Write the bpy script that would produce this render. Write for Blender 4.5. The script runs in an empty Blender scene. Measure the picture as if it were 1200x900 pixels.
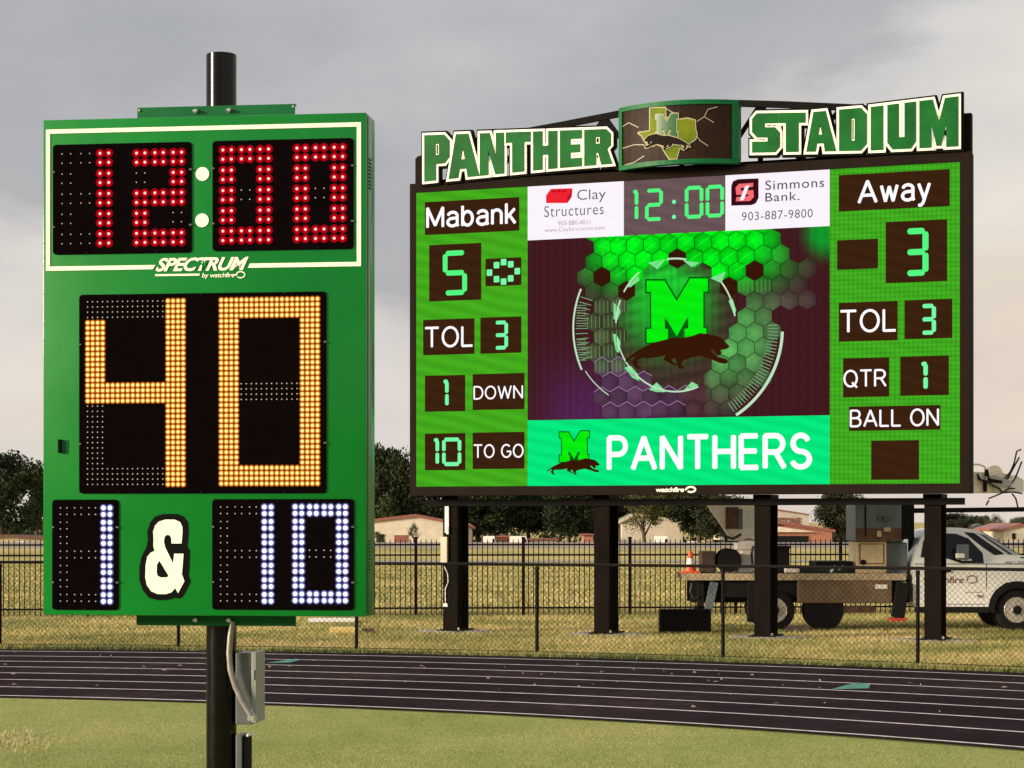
import bpy, bmesh, math, random
from mathutils import Vector, Matrix
from mathutils.geometry import tessellate_polygon
R = math.radians
PI = math.pi
random.seed(7)
S = bpy.context.scene
COL = S.collection

# ---------------------------------------------------------------- camera, sky, sun, exposure
F, HOR, CX, H = 2566.0, 611.0, 600.0, 2.2        # focal length and horizon in units of a 1200 px wide frame
cd = bpy.data.cameras.new('camera')
cd.sensor_width = 36.0
cd.lens = 36.0*F/1200
cd.shift_y = (HOR-450)/1200
cd.clip_end = 6000
cam = bpy.data.objects.new('camera', cd)
cam.location = (0, 0, H)
cam.rotation_euler = (R(90), 0, 0)
COL.objects.link(cam)
S.camera = cam

EXPO = 0.45
SUN_EL, SUN_AZ = 10.5, 68.0                      # azimuth: degrees to the left of the direction behind the camera
S.view_settings.view_transform = 'Standard'
S.view_settings.look = 'None'
S.view_settings.exposure = EXPO
S.view_settings.gamma = 1
sun_dir = Vector((-math.sin(R(SUN_AZ))*math.cos(R(SUN_EL)), -math.cos(R(SUN_AZ))*math.cos(R(SUN_EL)), math.sin(R(SUN_EL))))
sd = bpy.data.lights.new('sun', 'SUN')
sd.energy = 5.0
sd.angle = R(12)
sd.color = (1.0, 0.84, 0.64)
so = bpy.data.objects.new('sun', sd)
so.rotation_euler = (-sun_dir).to_track_quat('-Z', 'Y').to_euler()
so.location = (-60, -60, 60)
COL.objects.link(so)

W = bpy.data.worlds.new('World'); S.world = W; W.use_nodes = True
nt = W.node_tree; nt.nodes.clear()
def N(t, kind, **k):
    n = t.nodes.new(kind)
    for a, v in k.items(): setattr(n, a, v)
    return n
def ramp(t, src, stops, interp='LINEAR'):
    n = t.nodes.new('ShaderNodeValToRGB'); n.color_ramp.interpolation = interp
    e = n.color_ramp.elements
    while len(e) < len(stops): e.new(0.5)
    for i, (p, c) in enumerate(stops):
        e[i].position = p; e[i].color = (c[0], c[1], c[2], 1)
    t.links.new(src, n.inputs[0]); return n
def noise(t, vec, scale, detail=3, rough=.5, dist=0.0):
    n = t.nodes.new('ShaderNodeTexNoise')
    n.inputs['Scale'].default_value = scale; n.inputs['Detail'].default_value = detail
    n.inputs['Roughness'].default_value = rough; n.inputs['Distortion'].default_value = dist
    if vec is not None: t.links.new(vec, n.inputs['Vector'])
    return n.outputs['Fac']
def mapn(t, src, scale=(1,1,1), loc=(0,0,0), rot=(0,0,0)):
    n = t.nodes.new('ShaderNodeMapping')
    n.inputs['Scale'].default_value = scale; n.inputs['Location'].default_value = loc; n.inputs['Rotation'].default_value = rot
    t.links.new(src, n.inputs['Vector']); return n.outputs[0]
def mth(t, op, a, b=None, clamp=False):
    n = t.nodes.new('ShaderNodeMath'); n.operation = op; n.use_clamp = clamp
    for i, v in enumerate((a, b)):
        if v is None: continue
        if isinstance(v, (int, float)): n.inputs[i].default_value = v
        else: t.links.new(v, n.inputs[i])
    return n.outputs[0]
def mixc(t, fac, a, b, mode='MIX'):
    n = t.nodes.new('ShaderNodeMix'); n.data_type = 'RGBA'; n.blend_type = mode
    for s, v in ((n.inputs[0], fac), (n.inputs[6], a), (n.inputs[7], b)):
        if isinstance(v, (int, float)): s.default_value = v
        elif isinstance(v, tuple): s.default_value = (v[0], v[1], v[2], 1)
        else: t.links.new(v, s)
    return n.outputs[2]
tc = N(nt, 'ShaderNodeTexCoord')
sky = N(nt, 'ShaderNodeTexSky', sky_type='NISHITA', sun_disc=False)
sky.sun_elevation = R(SUN_EL); sky.sun_rotation = math.atan2(sun_dir.x, sun_dir.y); sky.air_density = 1.6; sky.dust_density = 4
g = tc.outputs['Generated']
sep = N(nt, 'ShaderNodeSeparateXYZ'); nt.links.new(g, sep.inputs[0])
n1 = noise(nt, mapn(nt, g, (1, 1, 2.6), (3.1, 0, 0.35)), 3.4, 6, .55, .3)
n2 = noise(nt, mapn(nt, g, (1, 1, 2.2), (0.4, 2, 1)), 9, 6, .6, .4)
lift = mth(nt, 'ADD', sep.outputs[2], mth(nt, 'MULTIPLY', mth(nt, 'SUBTRACT', n1, .5), .34))
lift = mth(nt, 'ADD', lift, mth(nt, 'MULTIPLY', mth(nt, 'SUBTRACT', n2, .5), .05))
lift = mth(nt, 'ADD', lift, mth(nt, 'MULTIPLY', mth(nt, 'MAXIMUM', sep.outputs[0], 0.0), -.42))
base = ramp(nt, lift, [(0.0, (.82,.72,.63)), (.05, (.82,.76,.71)), (.105, (.72,.69,.67)), (.145, (.47,.47,.50)), (.19, (.43,.44,.48)), (.27, (.54,.535,.56)), (.45, (.80,.78,.78)), (.8, (1.1,1.06,1.02))])
det = ramp(nt, n2, [(.30, (.93,.935,.95)), (.5, (1,1,1)), (.72, (1.07,1.06,1.045))])
clouds = mixc(nt, 1.0, base.outputs[0], det.outputs[0], 'MULTIPLY')
skl = mixc(nt, 1.0, sky.outputs[0], (.10,.10,.10), 'MULTIPLY')
final = mixc(nt, .18, clouds, skl)
bg = N(nt, 'ShaderNodeBackground'); nt.links.new(final, bg.inputs[0])
bg.inputs[1].default_value = 1.10/2**EXPO
wo = N(nt, 'ShaderNodeOutputWorld'); nt.links.new(bg.outputs[0], wo.inputs[0])

# ---------------------------------------------------------------- materials
def lin(c): return tuple((v/255)**2.2 for v in c)
def mat(name, col, rough=.6, metal=0, var=0, scale=4, bump=0, bscale=40, coat=0, spec=.5, col2=None, stretch=(1,1,1)):
    m = bpy.data.materials.new(name); m.use_nodes = True
    t = m.node_tree; b = t.nodes['Principled BSDF']
    b.inputs['Roughness'].default_value = rough; b.inputs['Metallic'].default_value = metal
    b.inputs['Coat Weight'].default_value = coat; b.inputs['Coat Roughness'].default_value = .12
    b.inputs['Specular IOR Level'].default_value = spec
    tcn = N(t, 'ShaderNodeTexCoord'); v = mapn(t, tcn.outputs['Object'], stretch)
    if var or col2:
        f = noise(t, v, scale, 5, .6)
        c2 = col2 or tuple(max(0, x*(1-var)) for x in col)
        c1 = col if col2 else tuple(x*(1+var*.6) for x in col)
        rp = ramp(t, f, [(.32, c2), (.68, c1)])
        t.links.new(rp.outputs[0], b.inputs['Base Color'])
        rr = mth(t, 'MULTIPLY_ADD', f, .25); t.nodes[-1].inputs[2].default_value = rough-.12
        t.links.new(rr, b.inputs['Roughness'])
    else: b.inputs['Base Color'].default_value = (*col, 1)
    if bump:
        bp = N(t, 'ShaderNodeBump'); bp.inputs['Strength'].default_value = bump; bp.inputs['Distance'].default_value = .02
        t.links.new(noise(t, v, bscale, 3), bp.inputs['Height']); t.links.new(bp.outputs[0], b.inputs['Normal'])
    return m
EK = 1.0/2**EXPO
def emi(name, rgb, k=1.0, grid=0, moire=0, rgb2=None, pitch=.025):
    """a lit surface that gives off the photographed colour; grid = LED pixel rows, moire = faint refresh bands"""
    m = bpy.data.materials.new(name); m.use_nodes = True
    t = m.node_tree; t.nodes.clear()
    e = N(t, 'ShaderNodeEmission'); o = N(t, 'ShaderNodeOutputMaterial'); t.links.new(e.outputs[0], o.inputs[0])
    c = lin(rgb); e.inputs[0].default_value = (*c, 1); e.inputs[1].default_value = k*EK
    if grid or moire:
        tcn = N(t, 'ShaderNodeTexCoord'); v = tcn.outputs['Object']
        w1 = N(t, 'ShaderNodeTexWave', bands_direction='Z'); w1.inputs['Scale'].default_value = 1/(pitch*3.14); t.links.new(v, w1.inputs[0])
        w2 = N(t, 'ShaderNodeTexWave', bands_direction='X'); w2.inputs['Scale'].default_value = 1/(pitch*3.14); t.links.new(v, w2.inputs[0])
        gsum = mth(t, 'MULTIPLY', mth(t, 'ADD', w1.outputs['Fac'], w2.outputs['Fac']), grid*.5)
        w3 = N(t, 'ShaderNodeTexWave'); w3.bands_direction = 'Z'
        w3.inputs['Scale'].default_value = 1.35; w3.inputs['Distortion'].default_value = 2.2; w3.inputs['Detail'].default_value = 1; w3.inputs['Detail Scale'].default_value = .6
        t.links.new(mapn(t, v, (1,1,1), rot=(0, R(-14), 0)), w3.inputs[0])
        ns = noise(t, mapn(t, v, (.5, 1, 9)), 3, 3)
        tot = mth(t, 'ADD', gsum, mth(t, 'MULTIPLY', mth(t, 'ADD', w3.outputs['Fac'], ns), moire*.5))
        k2 = mth(t, 'SUBTRACT', 1.0+(grid+moire)*.5, tot)
        t.links.new(mth(t, 'MULTIPLY', k2, k*EK), e.inputs[1])
    return m
def vcol_emi(name, k=1.0):
    m = emi(name, (255,255,255), k, grid=.18, moire=.12)
    t = m.node_tree; a = N(t, 'ShaderNodeAttribute', attribute_name='Col')
    e = [n for n in t.nodes if n.type == 'EMISSION'][0]; t.links.new(a.outputs['Color'], e.inputs[0]); return m
M = {}
M['green_paint'] = mat('green_cabinet_paint', lin((2,112,40)), .35, 0, .12, 1.3, .12, 1.6, coat=.30, spec=.15)
M['green_trim'] = mat('green_trim_paint', lin((12,92,50)), .5, 0, .15, 3, spec=.2)
M['cream'] = mat('cream_vinyl', (.86,.85,.70), .5, 0, .04, 6)
M['black_vinyl'] = mat('black_vinyl', (.004,.004,.004), .6, spec=.05)
M['black_pole'] = mat('black_pole_paint', (.002,.002,.0025), .30, 0, .3, 8, spec=.05, coat=.42)
M['black_pole'].node_tree.nodes['Principled BSDF'].inputs['Coat Roughness'].default_value = .10
M['display_black'] = mat('display_face', (.0035,.0022,.0024), .7, 0, .2, 10, spec=.0)
M['frame_dark'] = mat('dark_bronze_frame', (.013,.008,.0055), .7, 0, .25, 2, spec=.06)
M['steel_black'] = mat('black_steel', (.007,.006,.006), .7, 0, .4, 3, .1, 20, spec=.06)
M['post_black'] = mat('weathered_black_steel', (.0095,.0068,.0052), .75, 0, .5, 2.2, .2, 15, stretch=(1,1,.4), spec=.04)
M['zinc'] = mat('zinc_bolt', (.6,.6,.56), .3, .8, .2, 30)
M['grey_box'] = mat('grey_enamel', (.085,.095,.095), .42, 0, .1, 5)
M['conduit'] = mat('galvanised_conduit', (.28,.25,.235), .35, .3, .2, 20)
M['led_off'] = mat('led_lens_unlit', (.50,.45,.42), .3)
M['red_core'] = emi('red_led_core', (255,205,190), 1.2)
M['red_halo'] = emi('red_led_halo', (176,6,26), 1.0)  # glow around each LED, painted as a flat emissive disc
M['amb_core'] = emi('amber_led_core', (255,232,142), 1.2)
M['amb_halo'] = emi('amber_led_halo', (200,104,16), 1.0)
M['wht_core'] = emi('white_led_core', (250,250,255), 1.5)
M['wht_halo'] = emi('white_led_halo', (104,104,170), 1.0)
M['scr_green'] = emi('screen_green', (70,168,34), 1.0, grid=.20, moire=.42, pitch=.05)
M['scr_green_r'] = emi('screen_green_right', (66,166,36), 1.0, grid=.42, moire=.24, pitch=.085)
M['scr_dark'] = emi('screen_dark', (61,38,23), 1.0, grid=.3, moire=.3)  # unlit modules; brown of sunlight on black plastic painted in as emission
M['scr_grey'] = emi('screen_clock_grey', (104,84,86), 1.0, grid=.2, moire=.3)
M['scr_white'] = emi('screen_white', (252,244,252), 1.0, grid=.05, moire=.04)
M['scr_mint'] = emi('screen_mint', (14,230,124), 1.0, grid=.12, moire=.28, pitch=.05)
M['scr_text'] = emi('screen_text_white', (255,250,255), 1.1)
M['seg'] = emi('screen_digit_green', (84,248,128), 1.0)
M['seg2'] = emi('screen_digit_mint', (118,252,165), 1.0)
M['scr_red'] = emi('screen_brick_red', (238,42,52)); M['scr_red2'] = emi('screen_brick_dark', (190,22,38))
M['scr_ink'] = emi('screen_ink', (92,78,98)); M['scr_ink2'] = emi('screen_ink_soft', (170,140,168)); M['scr_navy'] = emi('screen_black', (58,20,28))
M['scr_pink'] = emi('screen_pink', (246,108,112)); M['scr_lime'] = emi('screen_lime', (16,236,22), 1.0, grid=.1, moire=.2)
M['scr_limed'] = emi('screen_lime_edge', (10,92,22)); M['scr_brown'] = emi('screen_brown', (58,30,16)); M['scr_line'] = emi('screen_line', (190,226,190))
M['art'] = vcol_emi('screen_artwork')
M['letter_green'] = mat('letter_green_vinyl', lin((20,98,40)), .45, 0, .22, 1.6, spec=.15, col2=lin((12,76,32)))
M['banner_dark'] = mat('banner_print', (.008,.005,.004), .55, 0, 0, col2=(.026,.012,.005), scale=1.1, spec=.12)
M['texas'] = mat('banner_olive', lin((112,122,30)), .6, 0, 0, col2=lin((58,92,26)), scale=1.6, spec=.1)
M['banner_cream'] = mat('banner_cream', (.36,.34,.20), .6, spec=.1)
M['banner_green'] = mat('banner_green', lin((28,84,40)), .4)
M['banner_line'] = mat('banner_line', lin((150,140,120)), .5)
M['wire'] = mat('black_vinyl_wire', (.005,.004,.004), .7, spec=.05)
M['iron'] = mat('black_iron', (.006,.004,.004), .6, spec=.12)
M['concrete'] = mat('concrete', (.24,.22,.19), .85, 0, .3, 6, .3, 30)
M['white_paint'] = mat('white_truck_paint', (.78,.77,.73), .3, 0, .06, 3, coat=.4)
M['white_boom'] = mat('white_boom_paint', (.82,.78,.70), .45, 0, .15, 5)
M['tan_paint'] = mat('tan_body_paint', (.60,.47,.27), .5, 0, .2, 4)
M['deck_wood'] = mat('deck_edge_paint', (.46,.37,.23), .6, 0, .4, 9)
M['bluegrey'] = mat('bluegrey_box', (.12,.15,.16), .5, 0, .3, 3)
M['rust'] = mat('rust_brown', (.13,.06,.035), .75, 0, .5, 8)
M['rubber'] = mat('tyre_rubber', (.010,.009,.008), .85, 0, .3, 20, .3, 60, spec=.15)
M['rim'] = mat('steel_rim', (.55,.50,.44), .35, .5, .2, 12)
M['under'] = mat('dark_chassis', (.007,.006,.005), .8, 0, .3, 9, spec=.2)
M['glass'] = mat('dark_window_glass', (.008,.009,.010), .08, 0, spec=.25)
M['screen_glass'] = mat('windscreen_glass', (.30,.34,.36), .1, 0, spec=.8)  # pale base colour paints in the sky reflected by the glass
M['orange'] = mat('cone_orange', (.80,.10,.03), .5, 0, .1, 9)
M['white_plain'] = mat('white_plastic', (.78,.76,.72), .5, 0, .05, 9)
M['red_foot'] = mat('red_pad', (.50,.05,.03), .6)
M['brown_text'] = mat('door_print', (.20,.08,.04), .6)
M['beige'] = mat('beige_metal', (.52,.46,.34), .5, 0, .15, 2)
M['redroof'] = mat('red_metal_roof', (.25,.085,.065), .5, 0, .2, 1)
M['brick'] = mat('brick_wall', (.36,.15,.10), .85, 0, .3, 3)
M['cream_wall'] = mat('cream_wall', (.60,.53,.42), .7, 0, .15, .8)
M['leaf'] = []
for i, (a, b) in enumerate([((.040,.056,.020), (.016,.025,.011)), ((.046,.052,.022), (.018,.026,.013)), ((.095,.095,.030), (.035,.045,.016)), ((.11,.115,.062), (.055,.064,.040))]):
    M['leaf'].append(mat('foliage_%s' % 'abcd'[i], a, .8, 0, 0, scale=.45, col2=b, spec=.1))
M['bark'] = mat('bark', (.075,.055,.040), .9, 0, .4, 3)
M['hose'] = mat('black_hose', (.016,.014,.013), .5)
M['bucket'] = mat('cream_fibreglass', (.90,.80,.62), .45, 0, .2, 6)
M['cyan_mark'] = mat('green_lane_paint', (.05,.21,.16), .8, 0, .35, 5)
M['line'] = mat('white_line_paint', (.74,.67,.66), .8, 0, .5, 5, col2=(.42,.36,.36))

def groundmat(name, stops, big, mid, fine, bump=.5, stretch=(1,1,1)):
    m = bpy.data.materials.new(name); m.use_nodes = True
    t = m.node_tree; b = t.nodes['Principled BSDF']; b.inputs['Roughness'].default_value = 1; b.inputs['Specular IOR Level'].default_value = .02
    tcn = N(t, 'ShaderNodeTexCoord'); v = mapn(t, tcn.outputs['Object'], stretch)
    a = noise(t, v, big, 5, .6); c = noise(t, v, mid, 5, .65); d = noise(t, tcn.outputs['Object'], fine, 3, .7)
    s = mth(t, 'ADD', mth(t, 'MULTIPLY', a, .45), mth(t, 'ADD', mth(t, 'MULTIPLY', c, .3), mth(t, 'MULTIPLY', d, .25)))
    t.links.new(ramp(t, s, stops).outputs[0], b.inputs['Base Color'])
    bp = N(t, 'ShaderNodeBump'); bp.inputs['Strength'].default_value = bump; bp.inputs['Distance'].default_value = .03
    t.links.new(d, bp.inputs['Height']); t.links.new(bp.outputs[0], b.inputs['Normal'])
    return m
M['field'] = groundmat('dry_field_grass', [(.36, (.16,.17,.05)), (.45, (.33,.29,.11)), (.55, (.45,.37,.16)), (.66, (.52,.38,.21))], .12, .9, 9)
M['turf'] = groundmat('infield_turf', [(.36, (.17,.20,.06)), (.5, (.265,.285,.095)), (.64, (.35,.335,.14))], .22, 1.7, 34, .8, (1, .5, 1))
M['track'] = groundmat('black_track_rubber', [(.34, (.012,.008,.0095)), (.5, (.021,.014,.0165)), (.58, (.034,.022,.024)), (.70, (.10,.066,.06))], .3, 2.5, 45, .5)
M['road'] = groundmat('pale_road', [(.35, (.22,.20,.20)), (.65, (.32,.29,.28))], .05, .4, 3, .1)

# blade material: colour varies by blade through an attribute
def blade_mat(name, c1, c2, c3):
    m = bpy.data.materials.new(name); m.use_nodes = True
    t = m.node_tree; b = t.nodes['Principled BSDF']; b.inputs['Roughness'].default_value = .8
    tcn = N(t, 'ShaderNodeTexCoord')
    f = mth(t, 'ADD', mth(t, 'MULTIPLY', noise(t, tcn.outputs['Object'], .35, 4), .7), mth(t, 'MULTIPLY', noise(t, tcn.outputs['Object'], 23, 2), .3))
    t.links.new(ramp(t, f, [(.38, c1), (.5, c2), (.62, c3)]).outputs[0], b.inputs['Base Color'])
    return m
M['blade_dry'] = blade_mat('dry_grass_blade', (.16,.18,.045), (.37,.33,.11), (.54,.43,.19))
M['blade_turf'] = blade_mat('turf_blade', (.16,.20,.055), (.275,.295,.10), (.37,.35,.15))
M['blade_green'] = blade_mat('green_edge_blade', (.05,.075,.018), (.11,.13,.03), (.25,.22,.07))

# ---------------------------------------------------------------- mesh helpers
def link_mesh(name, verts, faces, m, parent=None, smooth=False):
    me = bpy.data.meshes.new(name); me.from_pydata([tuple(v) for v in verts], [], faces); me.update()
    if m: me.materials.append(m)
    if smooth: me.polygons.foreach_set('use_smooth', [True]*len(me.polygons))
    o = bpy.data.objects.new(name, me); COL.objects.link(o)
    if parent: o.parent = parent
    return o
class MB:
    def __init__(s): s.v = []; s.f = []
    def add(s, vs, fs):
        n = len(s.v); s.v += [tuple(v) for v in vs]; s.f += [tuple(i+n for i in f) for f in fs]; return s
    def box(s, x0, x1, y0, y1, z0, z1, rot=None):
        vs = [Vector((x, y, z)) for x in (x0, x1) for y in (y0, y1) for z in (z0, z1)]
        if rot:
            c = Vector(((x0+x1)/2, (y0+y1)/2, (z0+z1)/2)); vs = [c + rot @ (v-c) for v in vs]
        return s.add(vs, [(0,1,3,2), (4,6,7,5), (0,4,5,1), (2,3,7,6), (0,2,6,4), (1,5,7,3)])
    def bevbox(s, x0, x1, y0, y1, z0, z1, b=.01):
        """box with chamfered edges"""
        bm = bmesh.new(); bmesh.ops.create_cube(bm, size=1)
        for v in bm.verts: v.co = Vector(((x0+x1)/2+v.co.x*(x1-x0), (y0+y1)/2+v.co.y*(y1-y0), (z0+z1)/2+v.co.z*(z1-z0)))
        bmesh.ops.bevel(bm, geom=bm.edges[:], offset=b, segments=2, affect='EDGES', profile=.5)
        s.bm(bm); return s
    def bm(s, bm):
        bm.verts.index_update(); n = len(s.v)
        s.v += [tuple(v.co) for v in bm.verts]; s.f += [tuple(v.index+n for v in f.verts) for f in bm.faces]; bm.free()
    def tube(s, pts, r, seg=8, cap=True, r2=None):
        pts = [Vector(p) for p in pts]; n0 = len(s.v); up = None
        for i, p in enumerate(pts):
            d = (pts[min(i+1, len(pts)-1)] - pts[max(i-1, 0)]).normalized()
            if up is None:
                up = d.orthogonal().normalized()
            up = (up - d*up.dot(d)).normalized(); w = d.cross(up)
            rr = r if r2 is None else r+(r2-r)*i/(len(pts)-1)
            for k in range(seg):
                a = 2*PI*k/seg; s.v.append(tuple(p + up*math.cos(a)*rr + w*math.sin(a)*rr))
        for i in range(len(pts)-1):
            for k in range(seg):
                a = n0+i*seg+k; b = n0+i*seg+(k+1) % seg
                s.f.append((a, b, b+seg, a+seg))
        if cap:
            s.f.append(tuple(n0+k for k in reversed(range(seg)))); s.f.append(tuple(n0+(len(pts)-1)*seg+k for k in range(seg)))
        return s
    def lathe(s, prof, c, axis='y', seg=24):
        """prof: list of (radius, along)"""
        n0 = len(s.v)
        for r, h in prof:
            for k in range(seg):
                a = 2*PI*k/seg; x, y = r*math.cos(a), r*math.sin(a)
                p = {'y': (x, h, y), 'z': (x, y, h), 'x': (h, x, y)}[axis]
                s.v.append((c[0]+p[0], c[1]+p[1], c[2]+p[2]))
        for i in range(len(prof)-1):
            for k in range(seg):
                a = n0+i*seg+k; b = n0+i*seg+(k+1) % seg; s.f.append((a, a+seg, b+seg, b))
        s.f.append(tuple(n0+k for k in range(seg))); s.f.append(tuple(n0+(len(prof)-1)*seg+k for k in reversed(range(seg))))
        return s
    def prism(s, polys, y0, y1, back=False):
        """polys = [outer, hole, ...] in (u, z); front face at y0, back at y1"""
        polys = [[(p[0], p[1]) for p in q] for q in polys]
        tri = tessellate_polygon([[Vector((p[0], p[1], 0)) for p in q] for q in polys])
        flat = [p for q in polys for p in q]; n = len(flat)
        vs = [(p[0], y0, p[1]) for p in flat]; fs = []
        for t in tri:
            a, b, c = [flat[i] for i in t]
            area = (b[0]-a[0])*(c[1]-a[1])-(b[1]-a[1])*(c[0]-a[0])
            if abs(area) < 1e-12: continue
            fs.append(tuple(t) if area > 0 else tuple(reversed(t)))
        if y1 is not None:
            vs += [(p[0], y1, p[1]) for p in flat]; k = 0
            if back: fs += [tuple(i+n for i in reversed(f)) for f in fs]
            for q in polys:
                for i in range(len(q)):
                    a = k+i; b = k+(i+1) % len(q); fs.append((a, a+n, b+n, b))
                k += len(q)
        return s.add(vs, fs)
    def strip(s, pts, w, y):
        """flat ribbon of width w along (u, z) points"""
        for a, b in zip(pts[:-1], pts[1:]):
            d = Vector((b[0]-a[0], b[1]-a[1]))
            if d.length < 1e-6: continue
            d.normalize(); nx, nz = -d.y*w/2, d.x*w/2
            e = d*w*.15
            s.add([(a[0]+nx-e.x, y, a[1]+nz-e.y), (a[0]-nx-e.x, y, a[1]-nz-e.y), (b[0]-nx+e.x, y, b[1]-nz+e.y), (b[0]+nx+e.x, y, b[1]+nz+e.y)], [(0,1,2,3)])
        return s
    def make(s, name, m, parent=None, smooth=False): return link_mesh(name, s.v, s.f, m, parent, smooth)
def smooth_by(o, ang=35):
    me = o.data; me.polygons.foreach_set('use_smooth', [True]*len(me.polygons))
    me.set_sharp_from_angle(angle=R(ang)); return o
def thing(name, label, cat, loc=(0,0,0), rz=0, group=None):
    o = bpy.data.objects.new(name, None); COL.objects.link(o); o.location = loc; o.rotation_euler = (0,0,rz)
    o.empty_display_size = .2
    o['label'] = label; o['category'] = cat
    if group: o['group'] = group
    return o
def tag(o, label, cat, group=None):
    o['label'] = label; o['category'] = cat
    if group: o['group'] = group
    return o
def struct(o): o['kind'] = 'structure'; return o
def stuff(o): o['kind'] = 'stuff'; return o
def offset_poly(p, d):
    n = len(p); area = sum(p[i][0]*p[(i+1) % n][1]-p[(i+1) % n][0]*p[i][1] for i in range(n))/2
    sg = 1 if area > 0 else -1; out = []
    for i in range(n):
        a, b, c = Vector(p[i-1]), Vector(p[i]), Vector(p[(i+1) % n])
        e1 = (b-a).normalized(); e2 = (c-b).normalized()
        n1 = Vector((e1.y, -e1.x))*sg; n2 = Vector((e2.y, -e2.x))*sg
        k = 1+n1.dot(n2)
        if k < .35:
            out.append(tuple(b+n1*d+e1*d*.6)); out.append(tuple(b+n2*d-e2*d*.6)); continue
        out.append(tuple(b+(n1+n2)*d/k))
    return out

class Face:
    """an upright sign face standing in the place; px() turns a measured outline into metres on that face"""
    def __init__(s, ox, oy, th):
        s.o = Vector((ox, oy)); s.th = th; s.d = Vector((math.cos(th), -math.sin(th))); s.b = Vector((math.sin(th), math.cos(th)))
    def px(s, x, y, off=0):
        r = Vector(((x-CX)/F, 1.0)); o = s.o+s.b*off
        t = o.dot(s.b)/r.dot(s.b); p = r*t
        return ((p-s.o).dot(s.d), H+(HOR-y)/F*t)
    def rect(s, x0, x1, yt, yb, off=0):
        u0, zt = s.px(x0, yt, off); _, zb = s.px(x0, yb, off); u1, _ = s.px(x1, yt, off)
        return u0, u1, zb, zt
def rrect(u0, u1, z0, z1, r=0.0, n=4):
    if r <= 0: return [(u0, z0), (u1, z0), (u1, z1), (u0, z1)]
    out = []
    for cx, cz, a0 in ((u1-r, z0+r, -90), (u1-r, z1-r, 0), (u0+r, z1-r, 90), (u0+r, z0+r, 180)):
        for i in range(n+1):
            a = R(a0+90*i/n); out.append((cx+r*math.cos(a), cz+r*math.sin(a)))
    return out
def A_(cx, cy, rx, ry, a0, a1, n=12): return [(cx+rx*math.cos(R(a0+(a1-a0)*i/n)), cy+ry*math.sin(R(a0+(a1-a0)*i/n))) for i in range(n+1)]
STROKES = {
'A': (.86, [[(0,0),(.43,1),(.86,0)], [(.15,.33),(.71,.33)]]),
'B': (.68, [[(.0,.52)]+[(0,.0),(0,1)]+A_(.36,.76,.26,.24,90,-90)+[(0.02,.52)], [(.3,.52)]+A_(.38,.26,.30,.26,90,-90)+[(0,0)]]),
'D': (.74, [[(.3,0),(0,0),(0,1)]+A_(.30,.5,.44,.5,90,-90)]),
'E': (.62, [[(.62,0),(0,0),(0,1),(.6,1)], [(0,.52),(.56,.52)]]),
'G': (.84, [A_(.43,.5,.43,.5,48,325,20)+[(.82,.22),(.82,.46),(.48,.46)]]),
'H': (.72, [[(0,0),(0,1)], [(.72,0),(.72,1)], [(0,.52),(.72,.52)]]),
'L': (.56, [[(0,1),(0,0),(.56,0)]]),
'M': (.84, [[(0,0),(0,1),(.42,.08),(.84,1),(.84,0)]]),
'N': (.72, [[(0,0),(0,1),(.72,0),(.72,1)]]),
'O': (.86, [A_(.43,.5,.43,.5,90,450,26)]),
'P': (.66, [[(0,0),(0,1)]+A_(.36,.73,.30,.27,90,-90)+[(0,.46)]]),
'Q': (.86, [A_(.43,.5,.43,.5,90,450,26), [(.55,.24),(.86,-.06)]]),
'R': (.72, [[(0,0),(0,1)]+A_(.38,.74,.29,.26,90,-90)+[(0,.48)], [(.40,.47),(.72,0)]]),
'S': (.66, [A_(.33,.745,.29,.255,25,270,14)+A_(.33,.245,.33,.245,90,-160,14)[1:]]),
'T': (.74, [[(0,1),(.74,1)], [(.37,1),(.37,0)]]),
'W': (1.1, [[(0,1),(.27,0),(.55,.96),(.83,0),(1.1,1)]]),
'a': (.54, [A_(.27,.53,.25,.19,165,0,10)+[(.52,.5),(.52,.08),(.56,0)], [(.52,.42)]+A_(.26,.20,.26,.20,80,330,14)+[(.52,.16)]]),
'b': (.54, [[(0,1),(0,0)], A_(.27,.36,.27,.36,90,450,20)]),
'k': (.46, [[(0,1),(0,0)], [(.43,.72),(.0,.26)], [(.16,.42),(.46,0)]]),
'n': (.48, [[(0,.72),(0,0)], [(0,.42)]+A_(.24,.47,.24,.25,165,0,10)+[(.48,0)]]),
'w': (.78, [[(0,.72),(.2,0),(.39,.68),(.58,0),(.78,.72)]]),
'y': (.52, [[(0,.72),(.27,.02)], [(.52,.72),(.22,-.14),(.12,-.27),(.0,-.27)]]),
' ': (.22, [])}
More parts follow.
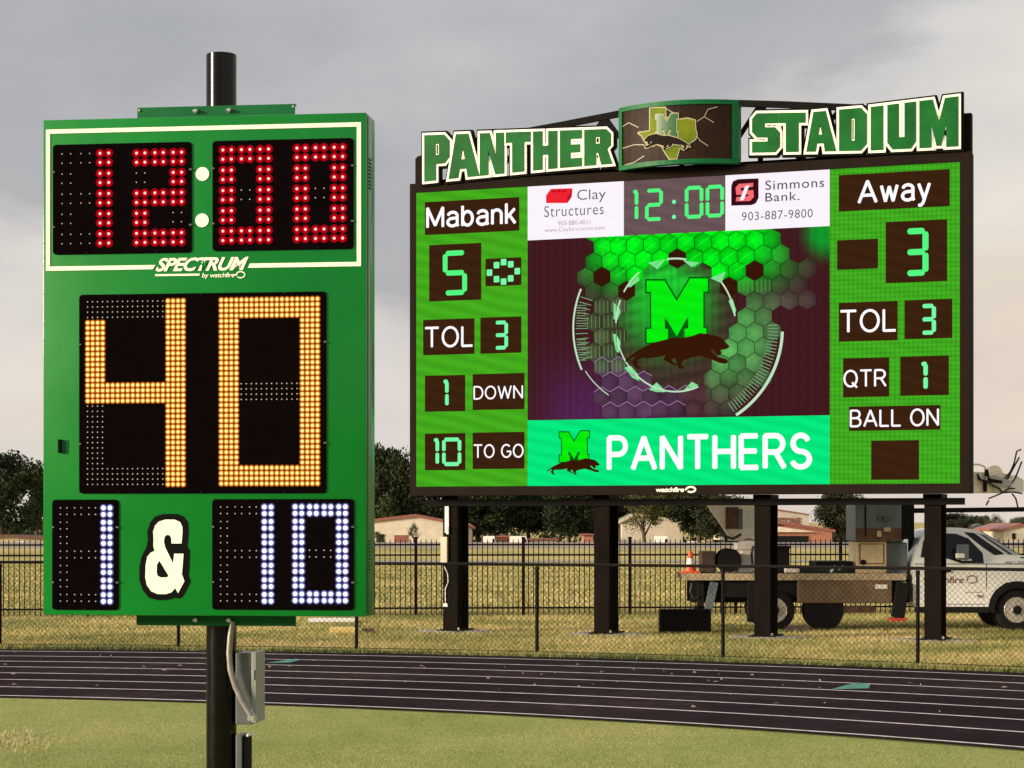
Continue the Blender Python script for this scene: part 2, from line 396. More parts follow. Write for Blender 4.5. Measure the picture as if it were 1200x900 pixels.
def ribbon(mb, pts, w, y):
    """one stroke of even width with mitred corners and rounded ends"""
    P = [Vector(p) for p in pts]; n = len(P); L, Rr = [], []
    d0 = (P[1]-P[0]).normalized(); d1 = (P[-1]-P[-2]).normalized()
    closed = (P[0]-P[-1]).length < 1e-4
    for i in range(n):
        a = (P[i]-P[i-1]).normalized() if i > 0 else ((P[0]-P[-2]).normalized() if closed else d0)
        b = (P[i+1]-P[i]).normalized() if i < n-1 else ((P[1]-P[0]).normalized() if closed else d1)
        na, nb = Vector((-a.y, a.x)), Vector((-b.y, b.x)); k = max(.22, 1+na.dot(nb)); o = (na+nb)*(w/2)/k
        if k < .7: o = o*.78
        L.append(P[i]+o); Rr.append(P[i]-o)
    vs = [(p.x, y, p.y) for p in L]+[(p.x, y, p.y) for p in Rr]
    mb.add(vs, [(i, n+i, n+i+1, i+1) for i in range(n-1)])
    if not closed:
        for c, d in ((P[0], -d0), (P[-1], d1)):
            nn = Vector((-d.y, d.x)); q_ = [c+nn*(w/2)*math.cos(R(t))+d*(w/2)*.45*math.sin(R(t)) for t in range(0, 181, 30)]
            mb.add([(p.x, y, p.y) for p in q_], [tuple(reversed(range(len(q_))))])
def stroke_text(face, body, x0, x1, yt, yb, y, m, parent, th=.14, gap=.2, name='caption'):
    u0, u1, z0, z1 = face.rect(x0, x1, yt, yb); hh = (z1-z0)/(1+th*.9)
    tot = sum(STROKES[c][0] for c in body)+gap*(len(body)-1)+th
    sx = (u1-u0)/tot; w = th*hh; x = th/2; mb = MB(); k = 0
    for c in body:
        wd, st = STROKES[c]
        for s_ in st:
            Q = [(u0+(x+a)*sx, z0+(th*.45+b)*hh) for a, b in s_]; cur = [Q[0]]
            for i in range(1, len(Q)):                       # break the stroke at sharp corners
                cur.append(Q[i])
                if i < len(Q)-1:
                    d1, d2 = (Vector(Q[i])-Vector(Q[i-1])).normalized(), (Vector(Q[i+1])-Vector(Q[i])).normalized()
                    if d1.dot(d2) < .6: ribbon(mb, cur, w, y-.0005*k); k += 1; cur = [Q[i]]
            ribbon(mb, cur, w, y-.0005*k); k += 1
        x += wd+gap
    return mb.make(name, m, parent)
_tx = {}
def text2d(body, bold=0.0, shear=0.0, space=1.0):
    key = (body, bold, shear, space)
    if key not in _tx:
        c = bpy.data.curves.new('tmp', 'FONT'); c.body = body; c.size = 1; c.offset = bold; c.shear = shear; c.space_character = space
        c.resolution_u = 4; c.fill_mode = 'FRONT'
        o = bpy.data.objects.new('tmp', c); COL.objects.link(o)
        bpy.context.view_layer.update()
        me = bpy.data.meshes.new_from_object(o.evaluated_get(bpy.context.evaluated_depsgraph_get()))
        vs = [(v.co.x, v.co.y) for v in me.vertices]; fs = [tuple(p.vertices) for p in me.polygons]
        bpy.data.objects.remove(o); bpy.data.curves.remove(c); bpy.data.meshes.remove(me)
        xs = [v[0] for v in vs]; ys = [v[1] for v in vs]; x0, x1, y0, y1 = min(xs), max(xs), min(ys), max(ys)
        vs = [((x-x0)/(x1-x0), (y-y0)/(y1-y0)) for x, y in vs]
        _tx[key] = (vs, fs)
    return _tx[key]
def text(face, body, x0, x1, yt, yb, y, m, parent, name='lettering', bold=0.0, shear=0.0, space=1.0, off=0):
    vs, fs = text2d(body, bold, shear, space)
    u0, u1, z0, z1 = face.rect(x0, x1, yt, yb, off)
    v3 = [(u0+a*(u1-u0), y, z0+b*(z1-z0)) for a, b in vs]
    o = link_mesh(name, v3, fs, m, parent)
    if len(o.data.polygons) and o.data.polygons[0].normal.y > 0: o.data.flip_normals()
    return o
SEGS = {'0':'abcdef', '1':'bc', '2':'abged', '3':'abgcd', '4':'fgbc', '5':'afgcd'}
def seg7(mb, ch, u0, u1, z0, z1, t, y, gap=.12):
    """rounded seven segment digit"""
    w, h = u1-u0, z1-z0; zm = (z0+z1)/2; g = t*gap
    def bar(a, b):
        d = Vector((b[0]-a[0], b[1]-a[1])).normalized(); n = Vector((-d.y, d.x)); a, b = Vector(a), Vector(b); q = []
        for c, s0 in ((b, -90), (a, 90)):
            for i in range(5):
                an = R(s0+180*i/4); q.append(tuple(c+d*math.cos(an)*t*.42+n*math.sin(an)*t*.5))
        mb.prism([q], y, None)
    i = t/2
    P = {'a': ((u0+i+g+t*.4, z1-i), (u1-i-g-t*.4, z1-i)), 'd': ((u0+i+g+t*.4, z0+i), (u1-i-g-t*.4, z0+i)), 'g': ((u0+i+g+t*.4, zm), (u1-i-g-t*.4, zm)),
         'f': ((u0+i, z1-i-g-t*.4), (u0+i, zm+g+t*.45)), 'e': ((u0+i, zm-g-t*.45), (u0+i, z0+i+g+t*.4)),
         'b': ((u1-i, z1-i-g-t*.4), (u1-i, zm+g+t*.45)), 'c': ((u1-i, zm-g-t*.45), (u1-i, z0+i+g+t*.4))}
    for s in SEGS[ch]: bar(*P[s])
    if ch == '1': bar((u1-i-t*.55, z1-i*1.2), (u1-i-t*.1, z1-i*1.2))

# ================================================================ GROUND
def ring(name, r0, r1, z, m, a0=0, a1=360, n=256, parent=None, c=(-12.0, 4.0)):
    vs = []; fs = []
    for i in range(n+1):
        a = R(a0+(a1-a0)*i/n)
        for r in (r0, r1): vs.append((c[0]+r*math.cos(a), c[1]+r*math.sin(a), z))
        if i: k = 2*i; fs.append((k-2, k-1, k+1, k))
    return link_mesh(name, vs, fs, m, parent)
TC = (-12.0, 4.0)
vs, fs = [], []; gx_ = [-6000, -800, -150, -40, 0, 40, 150, 800, 6000]; gy_ = [(-6000,0), (-60,0), (0,0), (40,0), (128,0), (149,.36), (158,.36), (170,-1.3), (400,-1.3), (6000,-1.3)]
for yy, zz_ in gy_:
    for xx in gx_: vs.append((xx, yy, zz_))
for j in range(len(gy_)-1):
    for i in range(len(gx_)-1):
        a = j*len(gx_)+i; fs.append((a, a+1, a+1+len(gx_), a+len(gx_)))
struct(link_mesh('grass_field', vs, fs, M['field']))
struct(ring('infield_turf', .01, 24.0, .006, M['turf']))
trk = struct(ring('running_track', 23.95, 33.75, .012, M['track']))
struct(ring('track_kerb', 23.86, 23.96, .03, M['steel_black']))
LR = [33.06, 31.78, 30.50, 29.24, 28.00, 26.74, 25.48, 24.14]
for r in LR: ring('lane_line', r-.036, r+.036, .017, M['line'], -40, 150, 200, parent=trk)
def arrow_mark(x, yy):
    g1 = [(x, yy), (x+.9, yy-.42), (x+1.15, yy-.75), (x+.62, yy-.72)]
    link_mesh('lane_mark', [(a, b, .021) for a, b in g1], [(3,2,1,0)], M['cyan_mark'], trk)
def gpt(px, py): return ((px-CX)*H/(py-HOR), F*H/(py-HOR))
for pts in ([(974,809.5),(1003,801.5),(1020,803.5),(1018,808.5)], [(312,778.5),(348,773.2),(351,775.2),(340,778)]):
    link_mesh('lane_mark', [(*gpt(*p), .021) for p in pts], [(0,1,2,3)], M['cyan_mark'], trk)
MB().prism([[(-400,.2),(400,.2),(400,.70),(-400,.70)]], 150, 157, True).make('road', M['road'])
struct(bpy.data.objects['road'])
struct(link_mesh('path', [(-60,117,.02), (60,117,.02), (60,122,.02), (-60,122,.02)], [(0,1,2,3)], M['concrete']))

# leaves and scuffs lying on the track
mb = MB(); rg = random.Random(3)
for i in range(150):
    a = R(rg.uniform(35, 95)); r = rg.triangular(24.3, 33.6, 32); cx, cy = TC[0]+r*math.cos(a), TC[1]+r*math.sin(a)
    s = rg.choice((.015, .02, .03, .05)); an = rg.uniform(0, PI); c, q = math.cos(an)*s, math.sin(an)*s
    mb.add([(cx+c, cy+q, .022), (cx-q*.5, cy+c*.5, .028+rg.random()*.02), (cx-c, cy-q, .022), (cx+q*.5, cy-c*.5, .024)], [(0,1,2,3)])
stuff(tag(mb.make('fallen_leaves', mat('dry_leaf', (.42,.27,.17), .8, 0, .5, 3, col2=(.5,.42,.36))), 'dry pinkish leaves and scraps scattered over the black running track', 'leaves'))

# grass blades
def blades(name, label, count, sampler, h0, h1, w, m, seed):
    rg = random.Random(seed); vs = []; fs = []
    for i in range(count):
        x, y = sampler(rg); h = rg.uniform(h0, h1); a = rg.uniform(0, 2*PI); lx, ly = rg.gauss(0, h*.45), rg.gauss(0, h*.45)
        c, s = math.cos(a)*w, math.sin(a)*w
        vs += [(x-c, y-s, 0), (x+c, y+s, 0), (x+lx, y+ly, h)]; fs.append((3*i, 3*i+1, 3*i+2))
    return stuff(tag(link_mesh(name, vs, fs, m), label, 'grass'))
def s_back(rg):
    while True:
        t = rg.random()**1.3; y = 33+t*22; x = rg.uniform(-1, 1)*(y*.27+.8)
        if math.hypot(x-TC[0], y-TC[1]) > 33.9: return x, y
blades('long_grass', 'dry yellow green grass growing between the track and the iron fence', 190000, s_back, .03, .085, .0075, M['blade_dry'], 1)
def s_edge(rg):
    a = R(rg.uniform(30, 100)); r = 33.78+abs(rg.gauss(0, .22)); return TC[0]+r*math.cos(a), TC[1]+r*math.sin(a)
blades('edge_grass', 'darker green grass fringe along the outer edge of the track', 14000, s_edge, .03, .10, .012, M['blade_green'], 2)
def s_turf(rg):
    while True:
        y = 18.5+rg.random()**1.4*9.5; x = rg.uniform(-1, 1)*(y*.245+.3)
        if math.hypot(x-TC[0], y-TC[1]) < 23.8: return x, y
blades('turf_grass', 'short mown green turf blades in front of the track', 170000, s_turf, .008, .020, .004, M['blade_turf'], 3)
def s_far(rg):
    y = 55+rg.random()*60; return rg.uniform(-1, 1)*(y*.25), y
blades('field_grass', 'coarse dry grass tufts in the field beyond the iron fence', 90000, s_far, .03, .10, .02, M['blade_dry'], 4)
def s_tuft(rg):
    x, y = gpt(14+rg.gauss(0, 24), 869+rg.gauss(0, 6)); return x, y
blades('dry_tuft', 'ragged straw coloured tuft of grass at the left edge of the turf', 900, s_tuft, .02, .06, .005, mat('straw', (.42,.37,.17), .8, 0, .3, 9), 5)

# ================================================================ PLAY CLOCK (near sign)
TH1 = math.atan(F*5.0e-5)
PF = Face(-1.895, 13.5, TH1)
pc = thing('play_clock', 'tall green play clock on a black pole showing 12:00, 40 and 1 & 10', 'scoreboard', (-1.895, 13.5, 0), -TH1)
u0, zt = PF.px(50.5, 140.8); u1, _ = PF.px(429, 130); _, zb = PF.px(50.5, 720.5)
DEP = .28
smooth_by(MB().bevbox(u0, u1, 0, DEP, zb, zt, .006).make('cabinet', M['green_paint'], pc), 40)
_, ez = PF.px(440, 138)
MB().box(u1-.004, u1+.0035, .045, .06, zb+.02, zt-.02).make('side_seam', M['green_trim'], pc)
# louvre slots on the side
mb = MB()
for k in range(9): mb.box(u1, u1+.006, .09, .15, zb+.28+k*.022, zb+.288+k*.022)
for k in range(9): mb.box(u1, u1+.006, .09, .15, zt-.45+k*.022, zt-.442+k*.022)
stuff(mb.make('side_vent', M['green_trim'], pc))
# pole
up, _ = PF.px(259.5, 300, DEP+.13); _, ztop = PF.px(259.5, 64, DEP+.13)
pr = 17.8/185.5
o = MB().lathe([(pr, -.05), (pr, ztop-.004), (pr-.004, ztop), (.0, ztop)], (up, DEP+.13, 0), 'z', 40).make('pole', M['black_pole'], pc); smooth_by(o)
# mounting channels
for nm, xa, xb, ya, yb in (('mounting_channel', 162, 346.5, 127, 150), ('mounting_channel', 161, 347.5, 712, 733.5)):
    a, b, c, d = PF.rect(xa, xb, ya, yb, DEP+.02)
    if ya < 300: c, d = zt-.06, zt+.118
    else: c, d = zb-.075, zb+.05
    mbx = MB().box(a, b, DEP+.002, DEP+.006, c, d).box(a, b, DEP+.006, DEP+.05, d-.005, d).box(a, b, DEP+.006, DEP+.05, c, c+.005)
    ch = mbx.make(nm, M['green_trim'], pc)
    for px_ in (229.5, 268.5):
        bu, _ = PF.px(px_, 130, DEP)
        zc = zt+.085 if ya < 300 else zb-.04
        MB().lathe([(.014, DEP-.012), (.014, DEP+.0015)], (bu, 0, zc), 'y', 6).box(bu-.012, bu+.016, DEP-.03, DEP-.004, zc-.006, zc+.006).make('bolt', M['zinc'], ch)
    for bu in (a+.012, b-.012): MB().lathe([(.008, DEP-.006), (.008, DEP+.0015)], (bu, 0, d-.018), 'y', 8).make('rivet', M['zinc'], ch)
# cream border
def pt(x, y, off=0): return PF.px(x, y, off)
bw = 5.0
L0, R0 = pt(54, 152), pt(423.2, 143.2); BL, BR = pt(54, 317.5), pt(423.2, 311)
w = .0265
mb = MB()
mb.prism([[(L0[0], BL[1]), (L0[0]+w, BL[1]), (L0[0]+w, L0[1]), (L0[0], L0[1])]], -.004, 0)
mb.prism([[(L0[0]+w, L0[1]-w), (R0[0]-w, L0[1]-w), (R0[0]-w, L0[1]), (L0[0]+w, L0[1])]], -.004, 0)
mb.prism([[(R0[0]-w, BL[1]), (R0[0], BL[1]), (R0[0], L0[1]), (R0[0]-w, L0[1])]], -.004, 0)
ga, gb = pt(181, 315)[0], pt(293, 312)[0]
mb.prism([[(L0[0]+w, BL[1]), (ga-.01, BL[1]), (ga+.008, BL[1]+w), (L0[0]+w, BL[1]+w)]], -.004, 0)
mb.prism([[(gb-.012, BL[1]), (R0[0]-w, BL[1]), (R0[0]-w, BL[1]+w), (gb, BL[1]+w)]], -.004, 0)
mb.make('border_stripe', M['cream'], pc)
zshift = BL[1] - pt(182, 318)[1]
br = text(PF, 'SPECTRUM', 182.5, 291.5, 302.5, 318.4, -.004, M['cream'], pc, 'brand_lettering', .032, .42, .95)
a, _ = pt(182, 322); b, _ = pt(234, 322); zl = pt(182, 322.6)[1]
MB().box(a, b, -.004, 0, zl-.006, zl+.006).make('brand_underline', M['cream'], pc)
text(PF, 'by watchfire', 237, 275, 320, 327, -.004, M['cream'], pc, 'maker_lettering', .012, .15, .95)
def swoosh(face, cx, cy, rx, ry, y, m, parent, wd):
    pts = []
    for i in range(15):
        t = R(200 - 330*i/14); pts.append(face.px(cx+rx*math.cos(t), cy-ry*math.sin(t)))
    pts = [face.px(cx-rx*1.6, cy-ry*.1), face.px(cx-rx*.9, cy+ry*.2)]+pts[2:]
    MB().strip(pts, wd, y).make('maker_emblem', m, parent)
swoosh(PF, 282, 322, 5, 3.6, -.004, M['cream'], pc, .007)
c4, p4 = pt(259.5, 306)
star = []
for i in range(10):
    rr = .032 if i % 2 == 0 else .011; a = R(90+36*i+8); star.append((pt(239, 310)[0]+rr*math.cos(a), pt(239, 310)[1]+rr*math.sin(a)))
MB().prism([star], -.0055, -.001).make('brand_star', M['green_paint'], pc)
for (x, y) in ((237.4, 204), (237, 258.3)):
    c = pt(x, y); MB().prism([[(c[0]+.0425*math.cos(2*PI*i/32), c[1]+.0425*math.sin(2*PI*i/32)) for i in range(32)]], -.005, 0).make('colon_dot', M['cream'], pc)
# ampersand
amp = [(765,330),(762,290),(775,250),(800,225),(840,212),(900,212),(935,228),(950,260),(950,300),(944,365),(880,365),(878,330),(868,312),(850,309),(836,322),(832,355),(840,390),(890,492),(897,430),(957,430),(950,520),(946,562),(963,605),(922,682),(903,650),(880,677),(845,688),(790,688),(750,670),(722,630),(712,580),(715,500),(725,450),(745,425),(772,412),(764,380)]
hol = [(803,475),(862,572),(850,581),(812,582),(790,570),(785,545),(787,500)]
cv = lambda q: [pt(40+x/5.4545, 570+y/5.4545) for x, y in q]
A1 = cv(amp); A1h = cv(hol)
back = offset_poly(A1, .036)
bk = cv([(728,340),(724,290),(742,230),(775,192),(825,176),(910,175),(955,192),(982,230),(986,290),(978,385),(994,410),(990,520),(986,570),(998,608),(980,650),(948,706),(925,718),(900,712),(850,726),(790,727),(735,712),(695,665),(674,600),(673,520),(684,460),(700,420),(718,392)])
MB().prism([bk], -.004, 0).make('ampersand_backing', M['black_vinyl'], pc)
MB().prism([A1, A1h], -.007, -.0045).make('ampersand', M['cream'], pc)
# latch on the left
a, b, c, d = PF.rect(69, 79, 515, 531)
lt = MB().bevbox(a, a+.018, -.025, 0, c, d, .004).make('latch', M['black_vinyl'], pc)
MB().box(a+.02, a+.06, -.003, 0, c, d-.005).make('latch_plate', M['green_trim'], lt)

# displays
def display(label_m, rects):
    pass
def dome(mb, u, z, r, y, h, seg=8):
    n = len(mb.v)
    for rr, yy in ((r, y), (r*.75, y-h*.6)):
        for k in range(seg):
            a = 2*PI*k/seg+.2; mb.v.append((u+rr*math.cos(a), yy, z+rr*math.sin(a)))
    mb.v.append((u, y-h, z))
    for k in range(seg):
        k2 = (k+1) % seg; mb.f.append((n+k, n+k2, n+seg+k2, n+seg+k)); mb.f.append((n+seg+k, n+seg+k2, n+2*seg))
def disc(mb, u, z, r, y, seg=10):
    n = len(mb.v)
    for k in range(seg):
        a = 2*PI*k/seg; mb.v.append((u+r*math.cos(a), y, z+r*math.sin(a)))
    mb.f.append(tuple(n+k for k in range(seg)))
def led_digit(parent, ch, cols, rows, xl, xr, yt, yb, thick, cm, lm, rc, rl, pair=0.0, name='lit_digit_halo'):
    """xl.. measured centres of first and last column, yt/yb first and last row"""
    ul, zt_ = pt(xl, yt); ur, _ = pt(xr, yt); _, zb_ = pt(xl, yb)
    def posx(i):
        t = i/(cols-1); 
        return ul+(ur-ul)*t + (pair*(-.5 if i % 2 else .5) if pair else 0)
    def posz(j):
        t = j/(rows-1); return zt_+(zb_-zt_)*t - (pair*(-.5 if j % 2 else .5) if pair else 0)
    m0 = (rows-thick)//2; m1 = m0+thick
    seg = {'a': lambda i, j: j < thick, 'd': lambda i, j: j >= rows-thick, 'g': lambda i, j: m0 <= j < m1,
           'f': lambda i, j: i < thick and j < m1, 'e': lambda i, j: i < thick and j >= m0,
           'b': lambda i, j: i >= cols-thick and j < m1, 'c': lambda i, j: i >= cols-thick and j >= m0}
    lit, off = [], []
    for i in range(cols):
        for j in range(rows):
            if any(seg[s](i, j) for s in SEGS[ch]):
                if ch == '4' and i < thick and j < thick: off.append((i, j)); continue
                lit.append((i, j))
            elif any(f(i, j) for f in seg.values()): off.append((i, j))
    core, lens, dark = MB(), MB(), MB()
    for i, j in lit:
        dome(core, posx(i), posz(j), rc, -.0102, .006); disc(lens, posx(i), posz(j), rl, -.0095+((i+j) % 2)*.0004)  # disc behind each core paints the halo of its glow
    for i, j in off: dome(dark, posx(i), posz(j), .0052, -.0092, .005, 5)
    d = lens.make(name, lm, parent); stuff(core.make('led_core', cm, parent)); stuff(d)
    if dark.v: stuff(dark.make('unlit_led', M['led_off'], parent))
def panel(x0, x1, yt, yb, rad=.022, clips=()):
    a, b, c, d = PF.rect(x0, x1, yt, yb)
    MBp = MB().prism([rrect(a, b, c, d, rad)], -.008, 0)
    p = MBp.make('display_panel', M['display_black'], pc)
    n = clips[0]
    for i in range(n):
        uu = a+(b-a)*(i+.5)/n
        for z, s in ((d-.008, 1), (c+.008, -1)):
            MB().box(uu-.007, uu+.007, -.016, -.008, z-.005, z+.007 if s > 0 else z+.005).make('screen_clip', M['zinc'] if False else M['black_vinyl'], p)
    for i in range(clips[1]):
        zz = c+(d-c)*(i+.5)/clips[1] if clips[1] > 1 else (c+d)/2
        for uu in (a+.006, b-.006): MB().box(uu-.008, uu+.008, -.015, -.008, zz-.005, zz+.005).make('screen_clip', M['grey_box'], p)
    return p
p = panel(62.4, 224.8, 170, 298.6, clips=(2, 2))
led_digit(p, '1', 6, 10, 73, 128.4, 180.4, 286.4, 2, M['red_core'], M['red_halo'], .0096, .0275, .005)
led_digit(p, '2', 6, 10, 160.1, 213.8, 179.3, 285, 2, M['red_core'], M['red_halo'], .0096, .0275, .005)
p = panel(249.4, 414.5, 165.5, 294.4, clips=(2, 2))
led_digit(p, '0', 6, 10, 261.2, 315.6, 175.6, 282.5, 2, M['red_core'], M['red_halo'], .0096, .0275, .005)
led_digit(p, '0', 6, 10, 347.9, 402.5, 173.4, 280.6, 2, M['red_core'], M['red_halo'], .0096, .0275, .005)
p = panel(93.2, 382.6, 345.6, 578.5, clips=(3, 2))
led_digit(p, '4', 20, 36, 103.3, 215.1, 354, 567.8, 4, M['amb_core'], M['amb_halo'], .0112, .0190)
led_digit(p, '0', 20, 36, 259.7, 372.5, 351.8, 566.8, 4, M['amb_core'], M['amb_halo'], .0112, .0190)
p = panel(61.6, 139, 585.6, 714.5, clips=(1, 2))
led_digit(p, '1', 8, 14, 71.2, 129.8, 594.8, 704.8, 2, M['wht_core'], M['wht_halo'], .0148, .0235, .004)
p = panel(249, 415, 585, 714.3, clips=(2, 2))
led_digit(p, '1', 8, 14, 258.8, 318.4, 593.8, 704.5, 2, M['wht_core'], M['wht_halo'], .0148, .0235, .004)
led_digit(p, '0', 8, 14, 345.9, 405.5, 593.5, 704.0, 2, M['wht_core'], M['wht_halo'], .0148, .0235, .004)
# conduit and boxes on the pole
def q3(x, y, off): u, z = PF.px(x, y, off); return (u, off, z)
of = DEP+.0
cp = [q3(273, 728, of), q3(270, 745, of), q3(268.5, 765, of), q3(270, 785, of), q3(276, 805, of), q3(284, 822, of), q3(292, 835, of), q3(296, 842, of)]
smooth_by(MB().tube(cp, .019, 12).make('conduit', M['conduit'], pc))
MB().lathe([(.030, 0), (.030, .03)], (cp[-1][0], cp[-1][1]-.012, cp[-1][2]-.01), 'z', 6).make('conduit_fitting', M['zinc'], pc)
a, b, c, d = PF.rect(276, 301, 765, 849, DEP+.05)
bx = MB().bevbox(a, b-.035, DEP+.05, DEP+.25, c, d, .005).make('junction_box', M['grey_box'], pc)
MB().bevbox(b-.032, b, DEP+.035, DEP+.265, c+.012, d+.006, .004).make('box_lid', mat('light_grey_enamel', (.24,.25,.235), .4), bx)
MB().box(b-.022, b-.012, DEP+.02, DEP+.034, (c+d)/2+.06, (c+d)/2+.12).make('latch', M['zinc'], bx)
a, b, c, d = PF.rect(276, 289, 861, 960, DEP+.05)
bx = MB().bevbox(a, b-.03, DEP+.05, DEP+.2, c, d, .006).make('breaker_box', M['grey_box'], pc)
MB().bevbox(b-.028, b, DEP+.06, DEP+.19, c+.01, d-.01, .004).make('box_lid', M['black_vinyl'], bx)
MB().box(b-.004, b+.006, DEP+.06, DEP+.2, d-.012, d+.004).make('box_edge', M['white_plain'], bx)

# ================================================================ VIDEO SCOREBOARD (far sign)
TH2 = R(20.5)
BX, BY = 3.323, 40.79
VF = Face(BX, BY, TH2)
vb = thing('video_scoreboard', 'large video scoreboard on four black posts under PANTHER STADIUM letters', 'scoreboard', (BX, BY, 0), -TH2)
q = VF.px
FU0, FZT = q(480.5, 215.5); FU1, _ = q(1137.3, 175); _, FZB = q(480.5, 581)
cb = smooth_by(MB().bevbox(FU0, FU1, .02, .38, FZB, FZT, .015).make('cabinet', M['frame_dark'], vb), 40)
# face frame: proud rim around the LED modules
g0, gzt = q(487.6, 226); g1, _ = q(1125, 184); _, gzb = q(487.6, 570.5)
MB().prism([rrect(FU0+.004, FU1-.004, FZB+.004, FZT-.004), list(reversed(rrect(g0, g1, gzb, gzt)))], -.02, .02).make('bezel', M['frame_dark'], vb)
YS = 0.0
# three tiles of the LED wall
x_l, x_r = q(618.3, 300)[0], q(972.3, 300)[0]
left = MB().prism([rrect(g0+.003, x_l-.001, gzb+.003, gzt-.003)], YS, .015).make('score_panel', M['scr_green'], vb)
right = MB().prism([rrect(x_r+.001, g1-.003, gzb+.003, gzt-.003)], YS, .015).make('score_panel', M['scr_green_r'], vb)
ads_bot = q(618.3, 281.8)[1]; strip_top = q(619, 492.6)[1]
video = vb_art = None
YD, YT_ = YS-.004, YS-.008
def window(par, x0, x1, yt, yb, name='digit_window'):
    a, b, c, d = VF.rect(x0, x1, yt, yb)
    return MB().prism([rrect(a, b, c, d)], YD, YS).make(name, M['scr_dark'], par)
def vtext(par, body, x0, x1, yt, yb, m='scr_text', bold=.012, name='caption', y=None, **k):
    if m == 'scr_text': return stroke_text(VF, body, x0, x1, yt, yb, YT_, M[m], par, k.get('th', .15), k.get('gap', .27))
    return text(VF, body, x0, x1, yt, yb, YT_ if y is None else y, M[m], par, name, bold, **k)
def digit(par, s, x0, x1, yt, yb, tpx, m='seg'):
    mb = MB(); n = len(s); a, b, c, d = VF.rect(x0, x1, yt, yb); t = tpx/62.5
    w_ = (b-a-(n-1)*t*.55)/n if s != '10' else None
    if s == '10':
        seg7(mb, '1', a, a+t*1.7, c, d, t, YT_); seg7(mb, '0', a+t*2.5, b, c, d, t, YT_)
    else:
        seg7(mb, s, a, b, c, d, t, YT_)
    return mb.make('digit', M[m], par)
wn = window(left, 498, 608.6, 237, 275.6, 'caption_window'); vtext(left, 'Mabank', 499.5, 605.5, 242.6, 268, th=.16)
wn = window(left, 503, 564, 287.4, 353.4); digit(left, '5', 519, 547.5, 294.2, 346.6, 6.3)
wn = window(left, 569, 611, 303.4, 335.6)
mb = MB()
for (x, y) in ((590.3,307.2),(582,310.8),(598.7,309.8),(573.8,319.6),(606.4,317.8),(582,327.2),(598.6,326.3),(590.3,330)):
    a, z = q(x, y); mb.prism([rrect(a-.058, a+.058, z-.062, z+.062, .018, 2)], YT_, None)
mb.make('possession_lamp', M['seg2'], left)
window(left, 496, 556, 375, 416.4, 'caption_window'); vtext(left, 'TOL', 497.5, 554.8, 383.3, 408, th=.13, gap=.26)
window(left, 563, 611, 372.4, 414.6); digit(left, '3', 578.5, 595.5, 376, 410, 4.6, 'seg2')
window(left, 498, 545.2, 440.4, 482.6); digit(left, '1', 516.5, 526, 444.5, 478, 4.8, 'seg2')
window(left, 554, 614.6, 438.6, 480.6, 'caption_window'); vtext(left, 'DOWN', 555, 613.2, 452.5, 468.4, th=.13, gap=.26)
window(left, 498, 545.4, 508.2, 551.2); digit(left, '10', 507.5, 540.8, 513, 546.4, 4.8, 'seg2')
window(left, 554, 614.6, 507, 549.8, 'caption_window'); vtext(left, 'TO GO', 554.8, 613.8, 520.8, 537, th=.13, gap=.26)
window(right, 983, 1113, 205.4, 248, 'caption_window'); vtext(right, 'Away', 1005, 1091, 211.2, 239.2, th=.15)
window(right, 981, 1029, 281.8, 316.4); window(right, 1038, 1110, 260.4, 332); digit(right, '3', 1059, 1088.2, 268, 324, 6.8)
window(right, 983, 1052, 355, 400.6, 'caption_window'); vtext(right, 'TOL', 984, 1050.8, 363.5, 390.5, th=.13, gap=.26)
window(right, 1060, 1116, 352, 397.6); digit(right, '3', 1078, 1097, 356.4, 392.6, 4.8, 'seg2')
window(right, 988, 1042, 420, 465.8, 'caption_window'); vtext(right, 'QTR', 988.5, 1039, 433.6, 454.2, th=.13, gap=.26)
window(right, 1055, 1112, 418, 464); digit(right, '1', 1077, 1087.4, 423.5, 459, 5, 'seg2')
window(right, 995, 1102, 476.6, 505, 'caption_window'); vtext(right, 'BALL ON', 996, 1100.5, 480.2, 500.8, th=.13, gap=.26)
window(right, 1021, 1077, 516.4, 562.4)
# ads
def tile(name, x0, x1, zt_, zb_, m, y1=.015):
    a, b = q(x0, 300)[0], q(x1, 300)[0]
    return MB().prism([rrect(a+.001, b-.001, zb_, zt_)], YS, y1).make(name, m, vb)
ad1 = tile('sponsor_panel', 618.3, 731, gzt-.003, ads_bot, M['scr_white'])
clk = tile('clock_panel', 731, 850, gzt-.003, ads_bot, M['scr_grey'])
ad2 = tile('sponsor_panel', 850, 972.3, gzt-.003, ads_bot, M['scr_white'])
z5 = lambda pts, ox=480, oy=100: [q(ox+x/5, oy+y/5) for x, y in pts]
MB().prism([z5([(800,690),(800,645),(828,607),(955,603),(950,655),(925,690)])], YD, None).make('brick_emblem', M['scr_red'], ad1)
mb = MB()
for cx in (845, 875, 905): mb.prism([z5([(cx-12,622),(cx-5,615),(cx+10,614),(cx+14,620),(cx+6,627),(cx-8,628)])], YT_, None)
mb.prism([z5([(925,690),(950,655),(955,603),(932,648),(924,652)])], YT_, None).make('emblem_shade', M['scr_red2'], ad1)
vtext(ad1, 'Clay', 676.5, 710, 222.6, 238.5, 'scr_ink', -.006)
vtext(ad1, 'Structures', 638, 707.5, 241.8, 254.6, 'scr_ink', -.006, space=1.1)
vtext(ad1, '903-880-4011', 654, 692, 259.3, 264.5, 'scr_ink2', -.004)
vtext(ad1, 'www.ClayStructures.com', 638.5, 708.5, 267.5, 273.8, 'scr_ink2', -.004)
